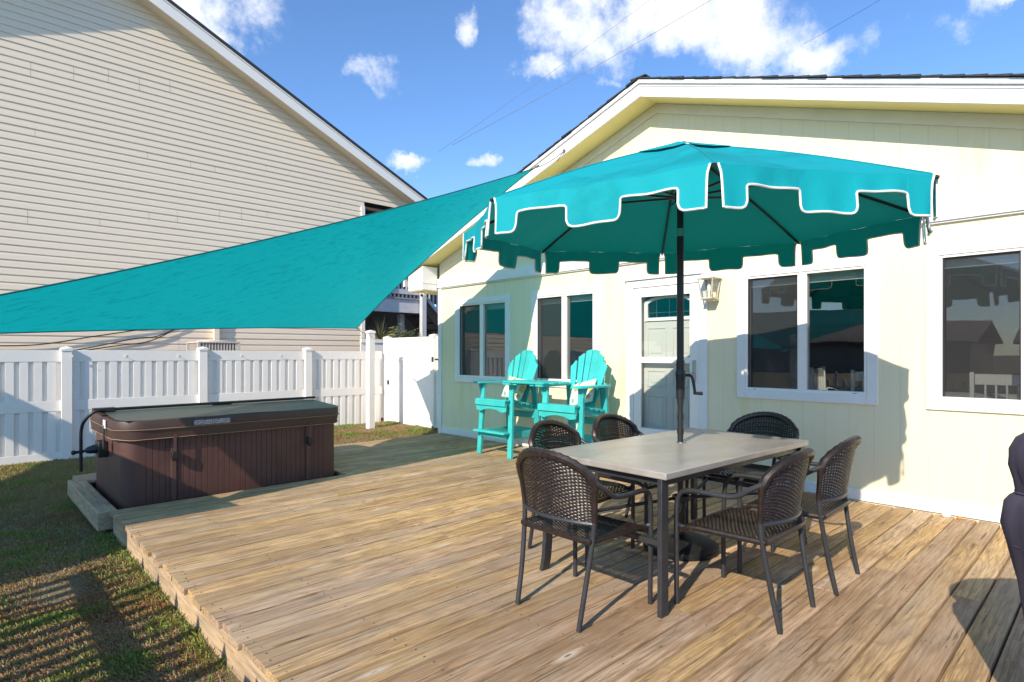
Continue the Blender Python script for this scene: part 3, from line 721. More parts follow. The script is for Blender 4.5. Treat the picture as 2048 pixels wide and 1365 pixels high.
# upright panel joints
for px, zc in ((1.0, 6.28), (1.6, 6.36), (2.12, 6.46), (2.62, 6.55), (3.14, 6.62), (1.06, 5.25), (2.75, 5.18), (3.51, 5.24), (3.97, 5.30), (4.06, 4.22), (3.27, 4.10), (2.78, 3.95), (1.99, 3.80), (.96, 3.65), (5.02, 5.42), (5.04, 4.47), (4.5, 4.35), (6.05, 4.55), (6.5, 4.7), (6.75, 4.85), (5.55, 5.5), (3.3, 1.5)):
    z0 = -.25 + round((zc+.25-CH)/CH)*CH
    for kk in range(2):
        q = MB(); pf = [(-.0166, .004), (-.0163, .018), (-.0112, .072), (-.0112, .09), (-.0042, .118)]
        q.add([p for dy, dz in pf for p in ((px-.0022, NW+dy, z0+kk*CH+dz), (px+.0022, NW+dy, z0+kk*CH+dz))], [(2*i, 2*i+1, 2*i+3, 2*i+2) for i in range(4)])
        q.build('panel_joint', M['joint'], nh)
m.build('siding_wall', M['siding'], nh)
m = MB(); m.box((XL, NW+.005, -.25), (XL+.1, NW+9, 5)); m.box((XR-.12, NW+.005, -.25), (XR, NW+9, 5.0)); m.box((XL+.1, NW+8.9, -.25), (XR-.12, NW+9, 5)); m.build('side_wall', M['siding'], nh)
m = MB(); m.box((XR-.09, NW-.03, -.25), (XR+.012, NW+.005, 5.0)); m.box((XR, NW+.005, -.25), (XR+.012, NW+.1, 5.0)); m.build('corner_post', M['vinyl'], nh)
m = MB(); m.box((3.93, NW-.11, -.25), (4.03, NW-.016, 2.2)); m.build('downspout', M['siding'], nh)
m = MB(); m.box((XR+.012, NW-.01, 4.93), (9.6, NW+.12, 5.0)); m.box((XR+.06, NW+1.6, 2.86), (12, NW+1.7, 5.0)); m.box((XR, NW+3.6, -.25), (15, NW+3.7, 2.86)); m.build('porch_wall', M['brownwood'], nh)
def nrake(m, d0, d1, ya, yb, xr=9.75, xl=-6.6):
    for a, b in ((xl, PX), (PX, xr)):
        za, zb = PZ-abs(a-PX)*NS, PZ-abs(b-PX)*NS
        m.prism([(a, za+d0), (b, zb+d0), (b, zb+d1), (a, za+d1)], lambda u, v, t: (u, t, v), ya, yb)
m = MB(); nrake(m, .022, .032, NW-.335, NW-.001)
for k in range(90):                                                    # vented soffit panel seams
    x = -6.3+k*.18; z = PZ-abs(x-PX)*NS; m.box((x, NW-.33, z+.014), (x+.007, NW-.02, z+.0215))
m.build('soffit', M['siding'], nh)
m = MB(); nrake(m, -.02, .02, NW-.028, NW-.001); m.build('soffit_trim', M['siding'], nh)
m = MB(); nrake(m, -.01, .20, NW-.362, NW-.337); m.build('rake_board', M['vinyl'], nh, bevel=.002)
m = MB(); nrake(m, .201, .24, NW-.378, NW-.337); m.build('rake_trim', M['vinyl'], nh)
m = MB(); nrake(m, .242, .30, NW-.40, NW+9.5, 9.85, -6.7); m.build('roof', M['shingle'], nh)

# raised deck with stair at the neighbour's far corner
rd = thing('raised_deck', 'grey wooden balcony with railing and stair at the corner of the beige house', 'balcony', (8.4, 13.6, -.22))
m = MB(); m.box((7.46, 13.40, 2.44), (9.45, 13.48, 2.80)); m.box((7.46, 13.48, 2.55), (7.56, 14.6, 2.8)); m.build('beam', M['paintgrey'], rd, bevel=.004)
m = MB(); m.box((7.46, 13.36, 2.801), (9.6, 14.65, 2.84)); m.build('floor', M['greywood'], rd)
m = MB()
for y in (13.8, 14.1, 14.4): m.box((7.57, y, 2.58), (9.45, y+.04, 2.80))
m.build('joist', M['brownwood'], rd)
m = MB(); m.box((7.46, 13.40, 2.94), (9.38, 13.45, 3.07)); m.box((7.46, 13.40, 3.75), (9.38, 13.45, 3.84)); m.build('rail', M['paintgrey'], rd)
x = 7.52
while x < 9.3: bx((x, 13.452, 2.86), (x+.045, 13.485, 3.80)).build('baluster', M['paintgrey'], rd); x += .125
for x, y in ((9.27, 13.36), (7.62, 14.2), (9.0, 13.9)): bx((x, y-.13 if y < 13.5 else y, -.25), (x+.14, y if y < 13.5 else y+.14, 3.9 if y < 13.5 else 2.44)).build('post', M['paintgrey'], rd, bevel=.004)
m = MB(); m.beam((9.45, 13.5, 2.75), (12.2, 13.5, .2), .05, .28); m.beam((9.45, 14.5, 2.75), (12.2, 14.5, .2), .05, .28)
for k in range(12): m.box((9.55+k*.22, 13.52, 2.62-k*.205), (9.82+k*.22, 14.48, 2.66-k*.205))
m.build('stair', M['brownwood'], rd)
m = MB(); m.beam((9.45, 13.46, 3.65), (12.2, 13.46, 1.1), .05, .09); m.beam((9.45, 13.46, 2.98), (12.2, 13.46, .45), .05, .09)
for k in range(20): xx = 9.55+k*.13; zz = 2.98-(xx-9.45)*.92; m.box((xx, 13.48, zz), (xx+.04, 13.51, zz+.66))
m.build('stair_rail', M['paintgrey'], rd)

# planting below the deck
def leafball(m, c, r, n, size, sq=(1, 1, 1)):
    for _ in range(n):
        d = Vector(rng.normal(size=3)).normalized(); rr = r*rng.uniform(.55, 1.05)*(1+.25*math.sin(d.x*5+c[0])*math.sin(d.z*6))
        p = Vector(c)+Vector((d.x*rr*sq[0], d.y*rr*sq[1], d.z*rr*sq[2])); t = rng.random(); m.cur = (t, t, t, 1)
        a = Vector(rng.normal(size=3)).normalized(); b = a.orthogonal().normalized(); s = size*rng.uniform(.6, 1.3)
        m.add([p-a*s, p+b*s*.4, p+a*s, p-b*s*.4], [(0, 1, 2, 3)])
def bush(name, label, c, r, n, blobs):
    t = thing(name, label, 'bush', (c[0], c[1], -.22))
    m = MB()
    for k in range(blobs):
        o = (rng.uniform(-.6, .6)*r, rng.uniform(-.4, .4)*r, rng.uniform(-.45, .55)*r); leafball(m, (c[0]+o[0], c[1]+o[1], c[2]+o[2]), r*.62, n//blobs, .05)
    m.build('foliage', M['leaf'], t, attr=True)
    m = MB()
    for k in range(7): a = rng.uniform(0, 6.28); m.tube([(c[0]+.05*math.cos(a), c[1]+.05*math.sin(a), -.24), (c[0]+.3*r*math.cos(a), c[1]+.3*r*math.sin(a), c[2]*.5), (c[0]+.7*r*math.cos(a), c[1]+.5*r*math.sin(a), c[2]+.3*r)], [.03, .022, .008], 6)
    m.build('stem', M['brownwood'], t)
bush('leafy_bush', 'dark leafy bush growing in the shade under the raised deck', (8.45, 13.02, 1.40), .60, 4200, 9)
bush('leafy_bush', 'olive bush behind the deck stair, right of the yucca', (10.1, 15.4, 1.1), .9, 2600, 7)
t = thing('yucca', 'spiky pale yucca standing behind the white gate fence', 'plant', (7.62, 12.6, -.22))
m = MB()
for k in range(110):
    a = rng.uniform(0, 6.28); e = rng.uniform(.25, 1.45); L = rng.uniform(.38, .66); d = Vector((math.cos(a)*math.cos(e), math.sin(a)*math.cos(e), math.sin(e)))
    p = Vector((7.62, 12.6, 1.62+rng.uniform(-.2, .12))); s = d.orthogonal().normalized()*.016; q = rng.random(); m.cur = (q, q, q, 1)
    m.add([p-s, p+s, p+d*L*.6+s*.8+Vector((0, 0, -.02)), p+d*L+Vector((0, 0, -.08*math.cos(e))), p+d*L*.6-s*.8+Vector((0, 0, -.02))], [(0, 1, 2, 4), (4, 2, 3)])
m.build('leaves', M['yucca'], t, attr=True)
m = MB(); m.tube([(7.62, 12.6, -.25), (7.60, 12.6, .6), (7.62, 12.6, 1.62)], [.08, .07, .06], 8); m.build('trunk', M['brownwood'], t)

# ------------------------------------------------------------------ white vinyl fence
FY = 10.85
fence = thing('vinyl_fence', 'white vinyl shadowbox fence with capped posts along the back of the lawn', 'fence', (2.0, FY, -.22))
PXS = [1.237+1.85*k for k in range(-4, 3)]
def post(x, y, zt, zb=-.3, w=.127):
    m = MB(); m.box((x-w/2, y-w/2, zb), (x+w/2, y+w/2, zt-.07)); h = w/2+.009
    m.loft([[(x-h*s, y-h*s, z), (x+h*s, y-h*s, z), (x+h*s, y+h*s, z), (x-h*s, y+h*s, z)] for s, z in ((1, zt-.07), (1, zt-.028), (.93, zt-.022), (.05, zt))], False)
    return m
for x in PXS: post(x, FY-.02, 1.452 if x < 2 else 1.465).build('post', M['vinyl'], fence, bevel=.003)
bays = list(zip(PXS[:-1], PXS[1:])) + [(PXS[-1], 6.62)]
for a, b in bays:
    za = -.2 if a < 2 else -.19
    a2, b2 = a+.0645, b-.0645
    for z0, z1 in ((1.225, 1.395), (.50, .655), (za-.02, za+.10)): bx((a2, FY-.028, z0), (b2, FY+.028, z1)).build('rail', M['vinyl'], fence, bevel=.004)
    for z0, z1 in ((za+.101, .499), (.656, 1.224)):
        m = MB(); n = round((b2-a2)/.155); p = (b2-a2)/n
        for k in range(n):
            x = a2+k*p; m.box((x+.003, FY-.024, z0), (x+p*.63, FY-.004, z1)); 
            if k < n-1 or True: m.box((min(x+p*.55, b2-.03), FY+.004, z0), (min(x+p*1.08, b2-.002), FY+.024, z1))
        m.build('picket_panel', M['vinyl'], fence, bevel=.002)
for x in (1.30, 1.98, 2.72, 3.17, 3.72, 4.42, 5.15):
    m = MB(); y = FY-.0935 if min(abs(x-p) for p in PXS) < .068 else FY-.0335
    m.box((x-.014, y, 1.295), (x+.014, y+.0055, 1.325)); m.tube([(x, y, 1.30), (x+.004, y-.022, 1.298), (x+.006, y-.026, 1.312)], .004, 6); m.build('hook', M['trimcream'], fence)
# gate run at right angles to the fence
gate_t = thing('gate', 'tall white vinyl gate panel with black hinges closing the gap beside the house', 'gate', (6.7, 9.6, -.15))
for y, zt in ((10.83, 1.715), (9.17, 1.725)): post(6.7, y, zt).build('post', M['vinyl'], gate_t, bevel=.003)
def gpanel(a, b):
    m = MB(); y = a+.002
    while y < b-.02: m.box((6.694, y, -.10), (6.712, min(y+.148, b), 1.60)); y += .15
    m.build('panel', M['vinyl'], gate_t, bevel=.002)
    for z0, z1 in ((1.585, 1.67), (1.20, 1.275), (-.15, -.08)): bx((6.678, a, z0), (6.727, b, z1)).build('rail', M['vinyl'], gate_t, bevel=.004)
gpanel(9.236, 10.764); gpanel(8.16, 9.10)
for z in (1.235, -.085):
    m = MB(); m.box((6.630, 9.13, z-.05), (6.6365, 9.165, z+.05)); m.tube([(6.628, 9.115, z-.045), (6.628, 9.115, z+.045)], .011, 8); m.beam((6.672, 9.10, z), (6.672, 8.80, z), .007, .032); m.build('hinge', M['blackplastic'], gate_t)
m = MB(); m.box((6.655, 10.745, .70), (6.677, 10.765, .78)); m.tube([(6.66, 10.755, .76), (6.63, 10.75, .755)], .006, 6); m.build('latch', M['blackplastic'], gate_t)
# far fence panel seen over the low rail
ff = thing('far_fence', 'solid white vinyl fence panel behind the sail post', 'fence', (7.0, 11.6, -.2))
m = MB(); x = 6.5
while x < 9.5: m.box((x, 11.6, -.25), (x+.148, 11.62, 1.58)); x += .15
m.build('panel', M['vinyl'], ff); bx((6.5, 11.58, 1.581), (9.5, 11.64, 1.66)).build('rail', M['vinyl'], ff, bevel=.003)

# sail posts
SPX, SPY = 5.85, 10.07
sp = thing('sail_post', 'slim white vinyl post in the lawn holding the low right corner of the sail', 'post', (SPX, SPY, -.1))
post(SPX, SPY, 1.80, -.35, .125).build('post_body', M['vinyl'], sp, bevel=.003)
m = MB(); m.tube([(SPX-.06, SPY-.064, 1.70), (SPX-.075, SPY-.08, 1.70), (SPX-.078, SPY-.085, 1.72)], .006, 6); m.build('eye_bolt', M['rust'], sp)
A = Vector((5.35, 5.212, 3.694)); B = Vector((5.15, 9.339, 1.789)); Cc = Vector((-.729, 4.984, 1.42))
lp = thing('sail_post', 'white post by the picket fence left of the lawn carrying the outer sail corners', 'post', (-1.05, 4.95, -.22))
post(-1.05, 4.95, 1.75, -.35, .125).build('post_body', M['vinyl'], lp, bevel=.003)

# ------------------------------------------------------------------ shade sails
def sail(name, label, P, ks, sag, n=46):
    P = [Vector(p) for p in P]; t = thing(name, label, 'shade sail', ((P[0]+P[1]+P[2])/3), None)
    inn = []
    for i in range(3):
        a, b, c = P[i], P[(i+1) % 3], P[(i+2) % 3]; u = (b-a).normalized(); w = c-(a+b)/2; w -= u*w.dot(u); inn.append(w.normalized())
    idx = {}; vs = []; fs = []
    def pt(l):
        p = P[0]*l[0]+P[1]*l[1]+P[2]*l[2]
        for i in range(3):
            x, y, z = l[i], l[(i+1) % 3], l[(i+2) % 3]; p = p+inn[i]*ks[i]*4*x*y*(1-z)**1.5
        q = 27*l[0]*l[1]*l[2]
        return p+Vector((0, 0, -sag*q + .012*q*math.sin(l[0]*23+l[1]*11)))
    for i in range(n+1):
        for j in range(n+1-i): idx[i, j] = len(vs); vs.append(pt((i/n, j/n, (n-i-j)/n)))
    for i in range(n):
        for j in range(n-i):
            fs.append((idx[i, j], idx[i+1, j], idx[i, j+1]))
            if j < n-i-1: fs.append((idx[i+1, j], idx[i+1, j+1], idx[i, j+1]))
    m = MB(); m.add(vs, fs, True); m.build('sail_cloth', M['sail'], t)
    m = MB()
    for i in range(3):
        pts = []
        for k in range(41):
            l = [0, 0, 0]; l[i] = 1-k/40; l[(i+1) % 3] = k/40; pts.append(pt(l))
        m.tube(pts, .007, 6)
    m.build('hem', M['sailhem'], t); return t
M['sailhem'] = plain('teal_hem', (.003, .10, .12), .8)
s1 = sail('shade_sail', 'large teal triangular shade sail strung from the house gable over the hot tub', (A, B, Cc), (.20, .06, .22), .10)
def rope(parent, p, q, name='rope'):
    p, q = Vector(p), Vector(q); m = MB(); m.tube([p+(q-p)*t+Vector((0, 0, -.03*4*t*(1-t))) for t in (0, .25, .5, .75, 1)], .0055, 6)
    m.tube([p+(q-p)*t for t in (0., .18, .2)], [.012, .012, .006], 8); m.build(name, M['rust'], parent)
rope(s1, A, (5.636, 4.937, 3.92)); rope(s1, B, (SPX-.078, SPY-.085, 1.72)); rope(s1, Cc, (-1.0, 4.95, 1.6))
m = MB(); m.lathe([(.02, 0), (.02, .012), (.006, .02)], (0, 0, 0), 8)
hk = MB(); hk.tube([(5.639, 4.937, 3.92), (5.625, 4.937, 3.92)], .022, 8); hk.tube(smooth_path([(5.63, 4.937, 3.92), (5.61, 4.98, 3.86), (5.60, 5.03, 3.80)]), .004, 6); hk.build('hook', M['rust'], s1)
s2 = sail('shade_sail', 'second teal shade sail stretched over the left lawn, outside the picture', (Vector((-.28, 4.86, 1.38)), Vector((-1.62, 12.95, 2.45)), Vector((-6.5, 3.4, 2.6))), (.45, .3, .25), .12)
rope(s2, (-.28, 4.86, 1.38), (-1.0, 4.93, 1.55))

# ------------------------------------------------------------------ hot tub
def rrect(x0, x1, y0, y1, r, n=8, off=0., seg=.0):
    """rounded rectangle outline, anticlockwise from front-left"""
    x0 -= off; x1 += off; y0 -= off; y1 += off; r = max(.01, r+off); pts = []
    for cx, cy, a in ((x1-r, y0+r, -90), (x1-r, y1-r, 0), (x0+r, y1-r, 90), (x0+r, y0+r, 180)):
        for k in range(n+1):
            t = R(a+90*k/n); pts.append((cx+r*math.cos(t), cy+r*math.sin(t)))
    return pts
tub = thing('hot_tub', 'brown wood-look hot tub set into the deck under the sail, with folded vinyl cover', 'hot tub', (2.13, 6.85, -.2))
X0, X1, YA, YB = 1.10, 3.155, 6.135, 7.56
def grooved(off):
    out = rrect(X0, X1, YA, YB, .13, 8, off); res = []; n = len(out)
    for i in range(n):
        p, q = Vector(out[i]), Vector(out[(i+1) % n]); L = (q-p).length
        if L < .3: res.append(tuple(p)); continue
        nrm = Vector(((q-p).y, -(q-p).x)).normalized(); k = int(L/.050); res.append(tuple(p))
        for j in range(1, k):
            c = p+(q-p)*(j/k); d = (q-p).normalized()*.0035
            res += [tuple(c-d), tuple(c-nrm*.004), tuple(c+d)]
    return res
m = MB(); rings = [[(x, y, z) for x, y in grooved(o)] for z, o in ((-.21, 0.), (.60, 0.))]; m.loft(rings, False); m.build('cabinet', M['tub'], tub)
for x in (1.50, 2.80):
    bx((x-.022, YA-.014, -.15), (x+.022, YA-.001, .585)).build('corner_trim', M['tubtrim'], tub, bevel=.003)
# cover: skirt, foam body, top
lid = MB()
def ring(off, z, dz=lambda x, y: 0.): return [(x, y, z+dz(x, y)) for x, y in rrect(X0, X1, YA, YB, .16, 8, off)]
def wav(amp): return lambda x, y: amp*math.sin(x*17)*math.sin(y*13)
lid.loft([ring(.005, .60), ring(.036, .578, wav(.009)), ring(.044, .573, wav(.009)), ring(.050, .615, wav(.007)), ring(.056, .657), ring(.051, .661), ring(.056, .665), ring(.056, .732), ring(.050, .743), ring(.035, .747)], True)
cover = lid.build('cover', M['lid'], tub)
m = MB(); HYM = (YA+YB)/2
def topz(x, y): return .7465+.042*max(0, 1-abs(y-HYM)/((YB-YA)/2+.05)) + .004*math.sin(x*5)*math.sin(y*6)
def tf(u, v):
    y = YA-.035+v*(YB-YA+.07); cut = max(0, .10-min(v, 1-v)*(YB-YA+.07)); x = X0-.035+cut*.5+u*(X1-X0+.07-cut)
    return (x, y, topz(x, y))
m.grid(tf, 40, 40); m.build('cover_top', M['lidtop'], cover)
m = MB(); m.tube(ring(.064, .663)+[ring(.064, .663)[0]], .0035, 5); m.tube(ring(.052, .576, wav(.008))+[ring(.052, .576, wav(.008))[0]], .004, 5); m.build('stitching', M['stitch'], cover)
bx((1.66, YA-.0655, .672), (1.98, YA-.063, .718)).build('warning_label', M['label'], cover)
m = MB(); m.box((2.02, YA-.066, .676), (2.28, YA-.0635, .714)); m.build('name_patch', M['lid'], cover, bevel=.002)
for x in (1.50, 2.80):
    m = MB(); m.box((x-.012, YA-.062, .44), (x+.012, YA-.056, .60)); st = m.build('strap', M['tubtrim'], cover)
    m = MB(); m.box((x-.024, YA-.066, .37), (x+.024, YA-.0145, .445)); m.lathe([(.018, .355), (.022, .37), (.02, .40)], (x, YA-.045, 0), 8); m.build('buckle', M['blackplastic'], st, bevel=.006)
m = MB(); m.box((X0-.075, 6.55, .53), (X0-.066, 6.585, .68)); m.box((X0-.078, 6.53, .46), (X0-.062, 6.605, .54)); m.build('strap', M['blackplastic'], cover)
m = MB(); m.box((X0-.073, 6.50, .655), (X0-.065, 6.60, .73)); m.build('zip_tag', M['white'], cover)
LX = .90
m = MB(); m.tube(smooth_path([(LX, 6.90, .22), (LX, 6.90, .45), (LX, 6.88, .62), (LX+.02, 6.80, .72), (LX+.10, 6.76, .80), (1.15, 6.80, .808)], 6)[:-1] + [Vector((1.15, 6.80, .808)), Vector((X1+.06, HYM, .812))], .0145, 10); lift = m.build('cover_lifter', M['blackplastic'], tub)
m = MB(); m.box((1.02, 6.78, .35), (1.0985, 6.96, .50)); m.tube([(1.03, 6.88, .43), (.96, 6.88, .42), (.93, 6.88, .415)], [.05, .035, .022], 10); m.tube([(.93, 6.88, .415), (.86, 6.88, .41), (.835, 6.88, .41), (.82, 6.88, .41)], [.014, .014, .026, .012], 10); m.build('pivot_bracket', M['blackplastic'], lift, bevel=.008)
m = MB(); m.box((.98, 6.76, .79), (1.16, 6.86, .825)); m.box((2.05, HYM-.02, .792), (2.25, HYM+.03, .80)); m.build('bar_sleeve', M['blackplastic'], lift, bevel=.006)

# ------------------------------------------------------------------ umbrella
PB = Vector((3.61, 2.11, .74)); TL = Vector((-.034, -.019, 1.0))
def pole(z): return PB+TL*(z-.74)
NV = Vector((-.034, -.019, 1)).normalized()
UC = Vector((3.56, 2.095, 2.218)); UR = 1.505; TH = 2.986
umb = thing('patio_umbrella', 'turquoise octagonal patio umbrella with white-piped scalloped valance over the table', 'umbrella', pole(.05))
def uv(i):
    a = TH+i*math.pi/4; x, y = UR*math.cos(a), UR*math.sin(a); return UC+Vector((x, y, .034*x+.019*y))
V8 = [uv(i) for i in range(8)]; HUB = pole(2.755)
m = MB(); m.tube([pole(.06), pole(.70), pole(1.02)], .0195, 14); m.tube([pole(1.02), pole(2.14)], .0235, 14); m.tube([pole(2.19), pole(2.74)], .0215, 14); m.build('pole', M['black'], umb)
m = MB(); m.tube([pole(2.138), pole(2.192)], .0245, 14); m.build('pole_joint', M['nickel'], umb)
m = MB()
for z0, z1, r0, r1 in ((1.00, 1.04, .022, .023), (1.04, 1.165, .029, .031), (1.165, 1.21, .031, .036), (1.21, 1.235, .036, .031), (1.235, 1.30, .028, .028)): m.tube([pole(z0), pole(z1)], [r0, r1], 16)
for q in (.90, .80): c9 = MB(); c9.tube([pole(q), pole(q+.035)], .0225, 14); c9.build('pole_collar', M['blackplastic'], umb)
crank = m.build('crank_housing', M['blackplastic'], umb)
c0 = pole(1.20)
rt = Vector((.723, -.691, 0)); m = MB()
m.tube(smooth_path([c0+rt*.03, c0+rt*.065, c0+rt*.085+Vector((0, 0, -.03)), c0+rt*.10+Vector((0, 0, -.12))]), [.014]*6+[.010]*13 if False else .010, 8); m.tube([c0+rt*.09+Vector((0, 0, -.122)), c0+rt*.15+Vector((0, 0, -.124))], [.010, .013], 8)
m.build('crank_handle', M['blackplastic'], crank)
def panel_pt(i, s, r):
    a, b = V8[i], V8[(i+1) % 8]; e = a+(b-a)*s; mid = (a+b)/2
    inward = Vector((UC.x-mid.x, UC.y-mid.y, 0)).normalized()
    bow = 4*s*(1-s)
    p = HUB+(e-HUB)*r
    return p+inward*.030*bow*r*r + Vector((0, 0, -.020*bow*math.sin(math.pi*min(r, 1))*1.0 + .045*math.sin(math.pi*r)*.55 - .004*bow*math.sin(s*19+i*2)*r))
m = MB()
for i in range(8): m.grid(lambda u, v, i=i: panel_pt(i, u, .03+.97*v), 16, 20)
canopy = m.build('canopy', M['canopy'], umb)
m = MB()
for i in range(8): m.grid(lambda u, v, i=i: panel_pt(i, u, .04+.22*v)+Vector((0, 0, .016-.006*v+.008*math.sin(u*math.pi))), 8, 6)
m.build('vent_cap', M['canopy'], canopy)
def vdepth(s):
    tabs = ((-.1, .135), (.380, .622), (.865, 1.1)); lo, hi = .086, .192
    d = lo
    for a, b in tabs:
        e = min(s-a, b-s)                      # inside > 0
        if e >= 0: d = max(d, hi-.040*math.exp(-e/.007))
        elif e > -.02: d = max(d, lo+.014*math.exp(e/.004))
    return d
vm = MB(); pm = MB()
for i in range(8):
    a, b = V8[i], V8[(i+1) % 8]; mid = (a+b)/2; outw = Vector((mid.x-UC.x, mid.y-UC.y, 0)).normalized()
    ss = sorted(set([.016+.968*k/90 for k in range(91)] + [t+o for t in (.135, .380, .622, .865) for o in (-.008, -.004, -.001, .001, .003, .006, .010)]))
    top = []; bot = []
    def vp(s, f):
        d = vdepth(s); base = panel_pt(i, s, 1.0); q = d*f
        fl = .16+.10*math.sin(s*9+i*1.7)
        cr_ = .02*math.exp(-min(s, 1-s)/.05)*f
        sl_ = .020*(1-math.exp(-f/.12))*math.exp(-min(s, 1-s)/.03)*(1 if s < .5 else -1)
        base = base+(b-a)*sl_
        return base+outw*(q*fl*.55-cr_+.006*math.sin(s*40+i)*f)+Vector((0, 0, -q))
    ncol = len(ss); vs = [vp(s, f/5) for s in ss for f in range(6)]
    vm.add(vs, [(k*6+j, (k+1)*6+j, (k+1)*6+j+1, k*6+j+1) for k in range(ncol-1) for j in range(5)], True)
    line = [vp(ss[0], f/5) for f in range(6)] + [vp(s, 1.) for s in ss[1:]] + [vp(ss[-1], f/5) for f in (4, 3, 2, 1, 0)]
    pm.tube(line, .0055, 6)
val = vm.build('valance', M['canopy'], canopy); pm.build('piping', M['piping'], val)
for i in range(8):
    m = MB(); m.tube([panel_pt(i, 0., .10+.885*k/12)+Vector((0, 0, .0025)) for k in range(13)], .0035, 5); m.build('seam', M['canopyseam'], canopy)
RUN = pole(2.40)
m = MB(); m.tube([pole(2.36), pole(2.43)], .036, 14); m.build('runner', M['blackplastic'], umb)
for i in range(8):
    rb = []
    for k in range(9): r = .03+.965*k/8; p = panel_pt(i, 0., r); rb.append(p+Vector((0, 0, -.014)))
    m = MB(); m.tube(rb, .0085, 6); ribo = m.build('rib', M['black'], umb)
    m = MB(); d = (V8[i]-UC).normalized(); q = panel_pt(i, 0., .50)+Vector((0, 0, -.02)); m.tube([RUN+d*.03, q], .008, 6); m.build('strut', M['black'], ribo)
    m = MB(); m.tube([panel_pt(i, 0., .985)+Vector((0, 0, -.014)), V8[i]+Vector((0, 0, -.012))+d*.004], .009, 8); m.build('rib_tip', M['blackplastic'], ribo)
ub = thing('umbrella_base', 'round black umbrella base standing on the deck under the table', 'umbrella base', (pole(0).x, pole(0).y, .001))
bp = (pole(0).x, pole(0).y, 0)
m = MB(); m.lathe([(.245, .001), (.255, .016), (.252, .046), (.215, .068), (.13, .086), (.065, .100), (.045, .11)], bp, 36); m.build('base_disc', M['blackplastic'], ub)
m = MB(); m.tube([pole(.10), pole(.30)], .034, 14); m.tube([pole(.30), pole(.335)], .040, 14); m.build('sleeve', M['black'], ub)

# ------------------------------------------------------------------ dining table on the deck
tb = thing('patio_table', 'rectangular patio table with brushed grey top and dark metal legs', 'table', (3.51, 2.04, .001))
TX0, TX1, TY0, TY1 = 2.645, 4.375, 1.5775, 2.5025
bx((TX0, TY0, .702), (TX1, TY1, .74)).build('tabletop', M['tabletop'], tb, bevel=.006)
m = MB(); m.box((TX0+.05, TY0+.05, .66), (TX1-.05, TY0+.09, .7015)); m.box((TX0+.05, TY1-.09, .66), (TX1-.05, TY1-.05, .7015)); m.box((TX0+.05, TY0+.09, .66), (TX0+.09, TY1-.09, .7015)); m.box((TX1-.09, TY0+.09, .66), (TX1-.05, TY1-.09, .7015)); m.build('apron', M['charcoal'], tb)
for sx in (-1, 1):
    for sy in (-1, 1):
        cx = (TX0+TX1)/2+sx*((TX1-TX0)/2-.034); cy = (TY0+TY1)/2+sy*((TY1-TY0)/2-.042)
        pr = [(0, .70), (.0, .45), (.004, .20), (.016, .08), (.034, .001)]
        m = MB(); hw, ht = .031, .014
        rings = []
        for o, z in reversed(pr):
            x = cx+sx*o*.6; y = cy+sy*o*.4; rings.append([(x-hw, y-ht, z), (x+hw, y-ht, z), (x+hw, y+ht, z), (x-hw, y+ht, z)])
        m.loft(rings, False); m.build('leg', M['charcoal'], tb, bevel=.003)
m = MB(); q = pole(.36)
for sx in (-1, 1):
    ex = (TX0+TX1)/2+sx*((TX1-TX0)/2-.045)
    m.beam((ex, TY0+.075, .36), (ex, TY1-.075, .36), .022, .03)
    for sy in (-1, 1): m.tube(smooth_path([(ex, 2.03+sy*.30, .36), (q.x+sx*.35, 2.06+sy*.14, .36), (q.x+sx*.055, q.y+sy*.02, .36)]), .012, 8)
m.lathe([(.062, .345), (.062, .375), (.05, .375), (.05, .345)], (q.x, q.y, 0), 20); m.build('stretcher', M['charcoal'], tb)
m = MB(); m.lathe([(.034, .741), (.034, .746), (.026, .746)], (pole(.74).x, pole(.74).y, 0), 18); m.build('umbrella_grommet', M['nickel'], tb)

tb.rotation_euler.z = R(-2.5)

# ------------------------------------------------------------------ wicker chairs
wr = random.Random(11)
def weave(m, surf, nrm, nr, ns, wv, amp, seg=2):
    """woven strands: nr cross strands run over and under ns stakes"""
    for r in range(nr):
        v = (r+.5+wr.uniform(-.10, .10))/nr; hv = .5/nr*wv*wr.uniform(.9, 1.05); ph = r % 2; n = ns*seg; vs = []
        for k in range(n+1):
            u = k/n; o = amp*math.cos(math.pi*(u*ns+ph))*wr.uniform(.75, 1.2); N = nrm(u, v)
            for dv, b in ((-hv, -.0015), (0, .0010), (hv, -.0015)): vs.append(surf(u, v+dv)+N*(o+b))
        m.add(vs, [(3*k+j, 3*(k+1)+j, 3*(k+1)+j+1, 3*k+j+1) for k in range(n) for j in range(2)], True)
    for k in range(ns):
        u = (k+.5)/ns; hu = .34/ns; vs = []
        for j in range(13):
            v = j/12; vs += [surf(u-hu, v), surf(u+hu, v)]
        m.add(vs, [(2*j, 2*j+1, 2*j+3, 2*j+2) for j in range(12)], True)
def ztop(x): x = max(-1, min(1, x)); return .700+.146*(max(0, 1-abs(x)**2.1))**.60
def back_pt(u, v):
    s = 2*u-1; zt = ztop(s); z = .515+v*(zt-.515); h = (z-.515)/.335
    hw = .245+.024*min(1, h*1.5)**1.2
    return Vector((s*hw, -.188-.035*h**1.3-(.060+.030*h)*(1-s*s), z))
def back_n(u, v):
    e = .01; a = back_pt(min(1, u+e), v)-back_pt(max(0, u-e), v); b = back_pt(u, min(1, v+e))-back_pt(u, max(0, v-e)); return a.cross(b).normalized()
def seat_pt(u, v):
    s = 2*u-1; y = -.215+v*.455; hw = .236+.018*v
    return Vector((s*hw, y, .432-.012*(1-s*s)*math.sin(math.pi*v) - (.030*max(0, (v-.82)/.18)**2) + .004))
def seat_n(u, v): return Vector((0, 0, 1))
